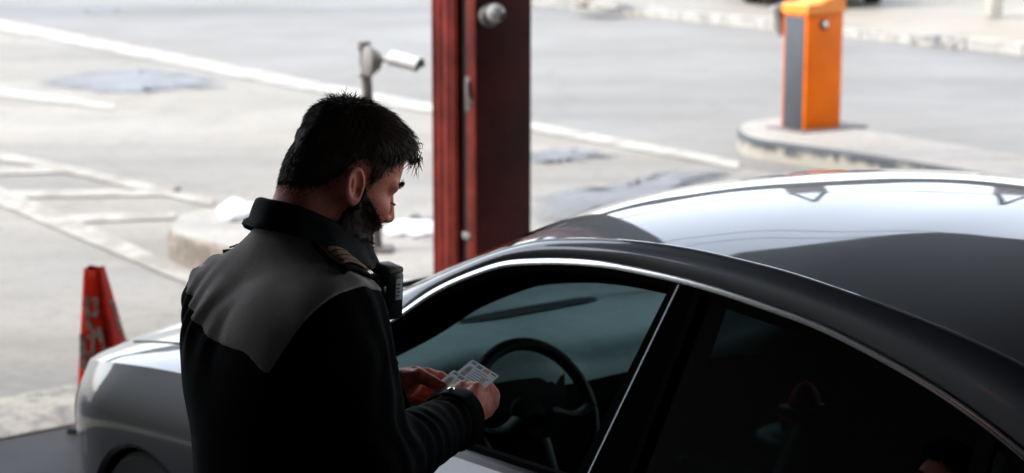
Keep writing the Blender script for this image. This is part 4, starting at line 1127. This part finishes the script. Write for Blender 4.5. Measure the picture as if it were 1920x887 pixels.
fl_ = np.tile(np.array([.25, 0, -1.]), (len(pk), 1)) @ RH.T; tg = fl_ - nn * np.sum(fl_ * nn, 1)[:, None]; dd = tg * .8 + nn * .45; dd /= np.linalg.norm(dd, axis=1)[:, None]
ch_ = np.clip((-qb[pk][:, 2] - .05) / .05, 0, 1)
V2, F2 = strands(Vb[pk] - nn * .002, nn, dd, (.006 + .008 * ch_) * (.6 + .7 * rs.rand(len(pk))), .0006, .4, rs)
V4, F4 = feather(beard_mask, -.012, .010, 2600, .005, .00045)
mb = MB(); mb.add(Vb, Fb); mb.add(V2, F2); mb.add(V4, F4); mb.build('beard', M['beard'], man, 180)
# eyebrows and lashes
for s in (-1, 1):
    mb = MB(); r_ = np.random.RandomState(9 + s); t = r_.rand(130); c = np.stack([.103 - .020 * t ** 2, s * (.014 + .038 * t), .032 + .006 * np.sin(t * 3) + r_.randn(130) * .0016], 1)
    V_, F_ = strands(fromh(c), np.tile(bf, (130, 1)), (np.stack([.3 * np.ones(130), s * np.ones(130), .3 * r_.randn(130)], 1)) @ RH.T, np.full(130, .009), .0006, .2, r_); mb.add(V_, F_); mb.build('eyebrow', M['hair'], man, 180); mb = MB()
    t = r_.rand(40); c = np.stack([.094 - .006 * np.abs(t - .4), s * (.022 + .022 * t), .001 * np.ones(40)], 1)
    V_, F_ = strands(fromh(c), np.tile(bf, (40, 1)), (np.stack([np.ones(40), s * (t - .4), -.15 * np.ones(40)], 1)) @ RH.T, np.full(40, .010), .0005, .15, r_); mb.add(V_, F_); mb.build('eyelashes', M['hair'], man, 180)

# jacket
def torso_sdf(p):
    d = sd_ell(p, (.0, -.01, .98), (.150, .185, .22))
    d = smin(d, sd_ell(p, (.002, -.012, 1.14), (.132, .162, .20)), .08)
    d = smin(d, sd_ell(p, (-.002, -.010, 1.31), (.138, .172, .20)), .06)
    d = smin(d, sd_cone(p, (-.012, -.135, 1.435), (-.008, .108, 1.415), .086, .078), .05)
    d = smin(d, sd_ell(p, (-.045, .055, 1.36), (.082, .095, .13)), .03); d = smin(d, sd_ell(p, (-.045, -.07, 1.38), (.085, .10, .13)), .03)
    d = smin(d, sd_cone(p, (.030, -.018, 1.533), (-.005, -.140, 1.463), .070, .066), .03)
    d = smin(d, sd_cone(p, (.030, -.018, 1.540), (.0, .135, 1.440), .072, .064), .03)
    d = smin(d, sd_ell(p, (.040, 0, 1.42), (.085, .125, .12)), .04)
    return d
def folds(p):
    a = vnoise(p * np.array([9, 9, 3.2])) * .0045 + vnoise(p * np.array([22, 22, 9]) + 7) * .0018
    # pulled folds fanning from the left shoulder blade
    w_ = np.exp(-(((p[:, 2] - 1.435) / .05) ** 2)) * np.clip((p[:, 1] + .05) / .1, 0, 1) * (p[:, 0] < .03)
    a = a + w_ * .0044 * np.sin((p[:, 1] * 1.0 + p[:, 2] * .35) * 130 + 2.0 * vnoise(p * 14))
    return a
def sleeve_sdf(p, S_, E_, W_):
    S2 = S_ + (E_ - S_) * .0
    d = smin(sd_cone(p, S2, E_, .073, .062), sd_cone(p, E_, W_, .066, .043), .045)
    # rucks at the elbow and along the forearm
    ax = (W_ - E_) / np.linalg.norm(W_ - E_); t = (p - E_) @ ax
    d = d + .004 * np.sin(t * 150 + 3 * vnoise(p * 17)) * np.exp(-((t - .05) / .10) ** 2) + .003 * np.sin(t * 210 + 3 * vnoise(p * 20 + 3)) * np.exp(-((t - .24) / .06) ** 2)
    d = d + vnoise(p * np.array([16, 16, 8]) + 3) * .0035 * np.clip(1 - np.linalg.norm(p - S_, axis=1) / .1, .35, 1)
    return smax(d, (p - W_) @ ax - .004, .004)
ARMS = ((SHR, ELR, WR_), (SHL, ELL, WL_))
def armhole(p): return np.abs(p[:, 1]) - (.134 + (p[:, 2] - 1.398) * .58)        # >0 on the sleeve side
def jacket_sdf(p):
    d = torso_sdf(p) + folds(p); d = smax(d, .84 - p[:, 2], .01)
    for A in ARMS: d = smin(d, sleeve_sdf(p, *A), .03)
    neck = sd_cone(p, NB0 + np.array([0, 0, -.02]), NB1 + np.array([0, 0, .1]), .070, .066)
    return smax(d, -neck, .006)
jk = sdf_part('jacket', jacket_sdf, (-.26, -.36, .82), (.46, .36, 1.66), .0045, M['black_cloth'], man)
def yoke_sdf(p):
    d = jacket_sdf(p) - .0028
    zl = 1.418 + .042 * np.clip(p[:, 1] / .13, 0, 1) - .03 * (p[:, 1] < .0) * np.exp(-((np.abs(p[:, 1]) - .13) / .03) ** 2) - .003 * np.cos(p[:, 1] * 12)
    d = smax(d, zl - p[:, 2], .002); d = smax(d, armhole(p), .002); d = smax(d, p[:, 0] - (.055 + .0 * p[:, 2]), .002)
    return d
yk = sdf_part('yoke', yoke_sdf, (-.24, -.26, 1.33), (.09, .26, 1.66), .0035, M['grey_cloth'], jk)
# seam piping line along the lower edge of the yoke comes from the raised edge itself
# collar: stand and fall, tipped forward with the neck
mb = MB(); G = []
CC = np.array([.052, -.026]);
for a_ in np.linspace(-2.72, 2.72, 70):
    ang = math.pi + a_; c, s_ = math.cos(ang), math.sin(ang)
    zt = 1.607 - .050 * (c + .25) - .012 * (1 - abs(a_) / 2.72)
    rt = .077 + .004 * math.cos(2 * a_); row = []
    fall = .038 + .028 * (abs(a_) / 2.72) ** 2
    wob = .0025 * math.sin(a_ * 5 + 1) + .0015 * math.sin(a_ * 11)
    for (dr_, dz) in ((-.004, -.055), (-.003, -.02), (-.0015, -.004), (.003, .003), (.009, .001), (.015, -.010), (.022, -.028), (.030, -.8 * fall), (.034, -fall), (.030, -fall - .001), (.020, -.03), (.012, -.012)):
        r_ = rt + dr_ + wob * min(1, abs(dz) / .03); row.append((CC[0] + r_ * c * 1.02, CC[1] + r_ * s_, zt + dz))
    G.append(row)
mb.grid(np.array(G)); mb.build('collar', M['collar'], jk, 60)
# shoulder straps with braided slides
def drop_to(fn, x, y, z0):
    z = z0
    for _ in range(80):
        d = float(fn(np.array([[x, y, z]]))[0])
        if d < .0004: break
        z -= d * .8
    return z
for s in (-1, 1):
    ox = .020 if s < 0 else .055; y_in, y_out = s * .088, s * .180
    def strip(mbx, w0, w1, lift, t0=0., t1=1., n=18, m=7):
        G = []
        for t in np.linspace(t0, t1, n):
            y = y_in + (y_out - y_in) * t; wv = w0 + (w1 - w0) * t; row = []
            for q in np.linspace(-1, 1, m):
                x = ox + q * wv / 2; z = drop_to(jacket_sdf, x, y, 1.68); row.append((x, y, z + lift + .004 * (1 - q * q)))
            G.append(row)
        mbx.grid(np.array(G))
    st = MB(); strip(st, .050, .062, .010); so = st.build('shoulder_strap', M['collar'], jk, 60); q_ = so.modifiers.new('thick', 'SOLIDIFY'); q_.thickness = .006; q_.offset = -1
    sl = MB(); strip(sl, .042, .050, .0125, .18, .88); s2 = sl.build('braided_slide', M['braid'], so, 60); q_ = s2.modifiers.new('thick', 'SOLIDIFY'); q_.thickness = .003; q_.offset = 1
    for k in range(5):
        t = .24 + .14 * k; bx_ = MB(); strip(bx_, .043, .051, .0165, t, t + .025, 3); bx_.build('stripe', M['collar'], s2, 60)
# cuff tab with snap button on the near (right) sleeve, plain cuff on the other
for (S_, E_, W_) in ARMS:
    ax = (W_ - E_) / np.linalg.norm(W_ - E_); upv = np.array([0, 0, 1.]) - ax * ax[2]; upv /= np.linalg.norm(upv); sd_ = np.cross(ax, upv)
    mb = MB(); G = []
    for t in (-.030, -.024, -.004, .006, .009, .006, -.002):
        row = []
        for q in np.linspace(0, 2 * math.pi, 37):
            r_ = .0455 + (0 if t in (-.030,) else .004) + .002 * math.sin(3 * q) - (.006 if t == -.002 else 0)
            row.append(tuple(W_ + ax * t + r_ * (upv * math.cos(q) + sd_ * math.sin(q))))
        G.append(row)
    mb.grid(np.array(G)); cf = mb.build('cuff', M['black_cloth'], jk, 60)
    mb = MB(); G = []
    for q in np.linspace(-.5, 1.15, 14):
        r_ = .0525 + (.010 * max(0, q - .6)); G.append([tuple(W_ + ax * t + r_ * (upv * math.cos(q) - sd_ * math.sin(q) * 1)) for t in (-.026, -.014, .0, .012)])
    mb.grid(np.array(G)); tb = mb.build('cuff_tab', M['collar'], cf, 60); q_ = tb.modifiers.new('thick', 'SOLIDIFY'); q_.thickness = .003
    for q in (.15,):
        nrm_ = upv * math.cos(q) - sd_ * math.sin(q); c = W_ + ax * -.006 + nrm_ * .0535
        Mq = Matrix.Translation(Vector(c)) @ Vector(nrm_).to_track_quat('Z', 'Y').to_matrix().to_4x4()
        mb = MB(); mb.lathe([(.0065, 0), (.0062, .0018), (.004, .003), (.0, .0034)], 18, Mq); mb.build('snap_button', M['chrome'], cf)
# trousers, belt, shoes
def trouser_sdf(p):
    d = sd_ell(p, (0, 0, .95), (.125, .175, .13))
    for s in (-1, 1):
        d = smin(d, sd_cone(p, (0, s * .085, .90), (.012, s * .10, .50), .095, .072), .035); d = smin(d, sd_cone(p, (.012, s * .10, .50), (-.015, s * .11, .10), .072, .066), .02)
    d = d + .004 * vnoise(p * np.array([14, 14, 6])) + .003 * np.sin(p[:, 2] * 60 + 3 * vnoise(p * 9)) * np.exp(-((p[:, 2] - .2) / .15) ** 2)
    return smax(d, .055 - p[:, 2], .004)
sdf_part('trousers', trouser_sdf, (-.2, -.25, .03), (.2, .25, 1.08), .008, M['black_cloth'], man)
for s in (-1, 1):
    def shoe_sdf(p, s=s):
        d = sd_cone(p, (-.04, s * .112, .05), (.09, s * .13, .035), .042, .038); d = smin(d, sd_cone(p, (.09, s * .13, .032), (.16, s * .14, .028), .040, .028), .02)
        d = smin(d, sd_cone(p, (-.015, s * .11, .06), (-.015, s * .11, .13), .045, .046), .02)
        return smax(d, .002 - p[:, 2], .003)
    sdf_part('shoe', shoe_sdf, (-.12, s * .12 - .09, -.01), (.22, s * .12 + .09, .2), .005, M['shoe'], man)

# ------------------------------------------------------------------ body camera clipped to the jacket
M['cam_black'] = mat('black_camera_plastic', (.010, .010, .012), .35, noise=(60, .3))
M['sticker'] = mat('pale_sticker', (.55, .57, .6), .5)
M['ink'] = mat('dark_ink', (.03, .03, .035), .6)
cw_ = at(727, 549, 3.085)
bcam = empty('body_camera', tuple(cw_), R(44) - R(8), 'small black body camera with a pale sticker, clipped to the officer\'s chest', 'body camera')
mb = MB(); mb.box((0, 0, 0), (.030, .050, .078), .006, Matrix.Rotation(R(4), 4, 'X')); bb = mb.build('housing', M['cam_black'], bcam)
mb = MB(); mb.box((.002, 0, .041), (.026, .044, .010), .003, Matrix.Rotation(R(4), 4, 'X')); mb.build('top_cap', M['grey_plastic'], bcam)
mb = MB(); mb.lathe([(.012, 0), (.012, .005), (.009, .007), (.0, .007)], 20, Matrix.Translation((.015, 0, .018)) @ Matrix.Rotation(math.pi / 2, 4, 'Y')); mb.build('lens', M['lens'], bb)
mb = MB(); mb.box((.003, -.0265, .012), (.012, .002, .034), .0006, Matrix.Rotation(R(4), 4, 'X')); stk = mb.build('sticker', M['sticker'], bcam)
for k in range(4):
    mb = MB(); mb.box((.001 + .0015 * (k % 2), -.0277, .002 + .006 * k), (.006, .0006, .0022), 0, Matrix.Rotation(R(4), 4, 'X')); mb.build('print', M['ink'], stk, 0)
mb = MB(); mb.box((-.022, 0, .008), (.018, .026, .050), .005); mb.box((-.024, -.02, .012), (.010, .016, .014), .003); mb.build('clip', M['cam_black'], bcam)

# ------------------------------------------------------------------ identity cards held in the hands
M['card'] = mat('pale_blue_card', (.80, .87, .90), .35, noise=(160, .10), spec=.4)
M['card_bar'] = mat('slate_card_print', (.16, .22, .28), .5)
M['card_text'] = mat('grey_blue_print', (.24, .33, .40), .5)
M['card_orange'] = mat('orange_card_print', (.62, .27, .12), .5)
M['card_gold'] = mat('faded_gold_print', (.52, .46, .36), .5)
M['portrait'] = mat('portrait_print', (.30, .17, .13), .5, noise=(400, .4))
M['portrait_bg'] = mat('portrait_ground', (.50, .47, .46), .5)
cT = at(886, 674, 3.36); cR = at(938, 706, 3.288)
e1 = (cR - cT); e1 /= np.linalg.norm(e1)
e2 = np.array([-.70, -.47, -.53]); e2 -= e1 * (e2 @ e1); e2 /= np.linalg.norm(e2)
e3 = np.cross(e2, e1); e3 = e3 if e3[2] > 0 else -e3
def id_card(corner, label, rot=0.):
    Mx = Matrix(((e1[0], e2[0], e3[0], corner[0]), (e1[1], e2[1], e3[1], corner[1]), (e1[2], e2[2], e3[2], corner[2]), (0, 0, 0, 1))) @ Matrix.Rotation(rot, 4, 'Z')
    c = empty('identity_card', (0, 0, 0), 0, label, 'identity card', 'identity cards in the officer\'s hands'); c.matrix_world = Mx
    W_, H_, r_ = .0856, .054, .003; poly = []
    for cx, cy, a0 in ((W_ - r_, H_ - r_, 0), (r_, H_ - r_, 90), (r_, r_, 180), (W_ - r_, r_, 270)):
        for q in range(5): poly.append((cx + r_ * math.cos(R(a0 + q * 22.5)), cy + r_ * math.sin(R(a0 + q * 22.5))))
    mb = MB(); mb.prism(poly, -.0004, .0004); mb.build('card', M['card'], c, 0)
    def decal(nm, mt, rects, z=.0006):
        m_ = MB()
        for (x0, y0, x1, y1) in rects: m_.add([(x0, y0, z), (x1, y0, z), (x1, y1, z), (x0, y1, z)], [(0, 1, 2, 3)])
        m_.build(nm, mt, c, 0)
    for rc in ((.006, .003, .020, .007), (.024, .003, .040, .009), (.066, .003, .080, .006)): decal('heading', M['card_bar'], [rc])
    decal('emblem', M['card_orange'], [(.044, .003, .062, .0095)])
    decal('lines', M['card_text'], [(.030, .013 + .0048 * k, .030 + (.034, .046, .040, .028, .044, .036)[k], .0148 + .0048 * k) for k in range(6)] + [(.006, .044, .078, .0455), (.006, .0485, .078, .050)])
    decal('crest', M['card_gold'], [(.058, .020, .072, .034)], .0005)
    m_ = MB(); n_ = 24; m_.add([(.0155 + .0085 * math.cos(2 * math.pi * k / n_), .0255 + .0135 * math.sin(2 * math.pi * k / n_), .0005) for k in range(n_)], [tuple(range(n_))]); m_.build('portrait_ground', M['portrait_bg'], c, 0)
    m_ = MB(); m_.add([(.0155 + .0052 * math.cos(2 * math.pi * k / n_), .0215 + .0070 * math.sin(2 * math.pi * k / n_), .0008) for k in range(n_)], [tuple(range(n_))])
    m_.add([(.0155 + .0075 * math.cos(math.pi * k / n_), .0372 - .0085 * math.sin(math.pi * k / n_), .0007) for k in range(n_ + 1)], [tuple(range(n_ + 1))]); m_.build('portrait', M['portrait'], c, 0)
id_card(cT, 'pale blue identity card sticking out furthest, its printed face fully in view')
id_card(cT + e2 * .036 - e1 * .008 + e3 * .0022, 'pale identity card overlapping the first one under the right thumb')
id_card(cT + e2 * .062 - e1 * .0 - e3 * .004, 'grey edge of a third card peeping out below the left hand', R(4))

# ------------------------------------------------------------------ gantry beyond the carriageway (seen mirrored in the car roof)
gt = empty('gantry', (0, 0, 0), 0, 'dark overhead gantry beam with two lamp boxes beyond the carriageway', 'gantry')
mb = MB(); mb.box((2, 27, 3.9), (26, .5, 1.0), .02); mb.build('beam', M['canopy'], gt, 30)
for x in (-10.8, 14.8):
    mb = MB(); mb.box((x, 27, 2.2), (.4, .45, 4.4), .02); mb.build('leg', M['canopy'], gt, 30)
for x in (3.5, 7.2):
    mb = MB(); mb.box((x, 26.9, 5.0), (.75, .3, 1.15), .03); lb = mb.build('lamp_box', M['rust'], gt, 30)
    mb = MB(); mb.tube([(x - .32, 26.9, 5.6), (x, 26.9, 7.4)], .07, 6); mb.tube([(x + .32, 26.9, 5.6), (x, 26.9, 7.4)], .07, 6); mb.build('bracket', M['canopy'], lb)
mb = MB(); mb.tube([(x_, 26.95, 5.75 + .02 * (x_ - 5) ** 2 * .25) for x_ in np.linspace(-8, 14, 18)], .06, 6); mb.build('cable', M['canopy'], gt)
for (y0, z0, y1, z1) in ((27.0, 10.2, 24.0, 11.6), (27.2, 11.8, 25.5, 12.4)):
    mb = MB(); mb.tube([(x_, y0 + (y1 - y0) * (x_ + 14) / 34, z0 + (z1 - z0) * (x_ + 14) / 34 + .003 * (x_ - 3) ** 2) for x_ in np.linspace(-14, 20, 18)], .03, 6); mb.build('cable', M['canopy'], gt)
for x_ in (-14, 20): mb = MB(); mb.tube([(x_, 27.1 if x_ < 0 else 24.7, 0), (x_, 27.1 if x_ < 0 else 24.7, 14)], [.14, .10], 10); mb.build('mast', M['rust'], gt)

# ------------------------------------------------------------------ red bag on the passenger seat, seen dimly through the tinted glass
M['red_cloth'] = mat('red_cloth', (.85, .06, .02), .7, noise=(20, .3), bump=(30, .3))
rb = empty('bag', tuple(FWD * (4.44 - 1.20) + LAT * (3.33 + .22) + np.array([0, 0, .64])), LANE_RZ, 'black bag with a small red-orange top, dim behind the tinted rear side glass', 'bag')
mb = MB(); mb.box((0, 0, .07), (.20, .22, .14), .04); mb.build('body', M['cam_black'], rb, 60)
mb = MB(); mb.box((0, 0, .158), (.09, .10, .04), .014); mb.box((0, 0, .215), (.085, .09, .075), .03, None, .6); mb.build('pouch', M['red_cloth'], rb, 60)
mb = MB(); mb.box((0, 0, .178), (.094, .104, .028), .008); mb.build('band', M['cam_black'], rb, 60)

# ------------------------------------------------------------------ another car parked on the far pavement (only its tyres and shade reach the frame)
far = dup(sedan); far.location = (4.12, 30.5, .122); far.rotation_euler = (0, 0, R(90)); far['label'] = 'dark car parked tail towards the barrier on the far pavement behind the barrier cabinet'
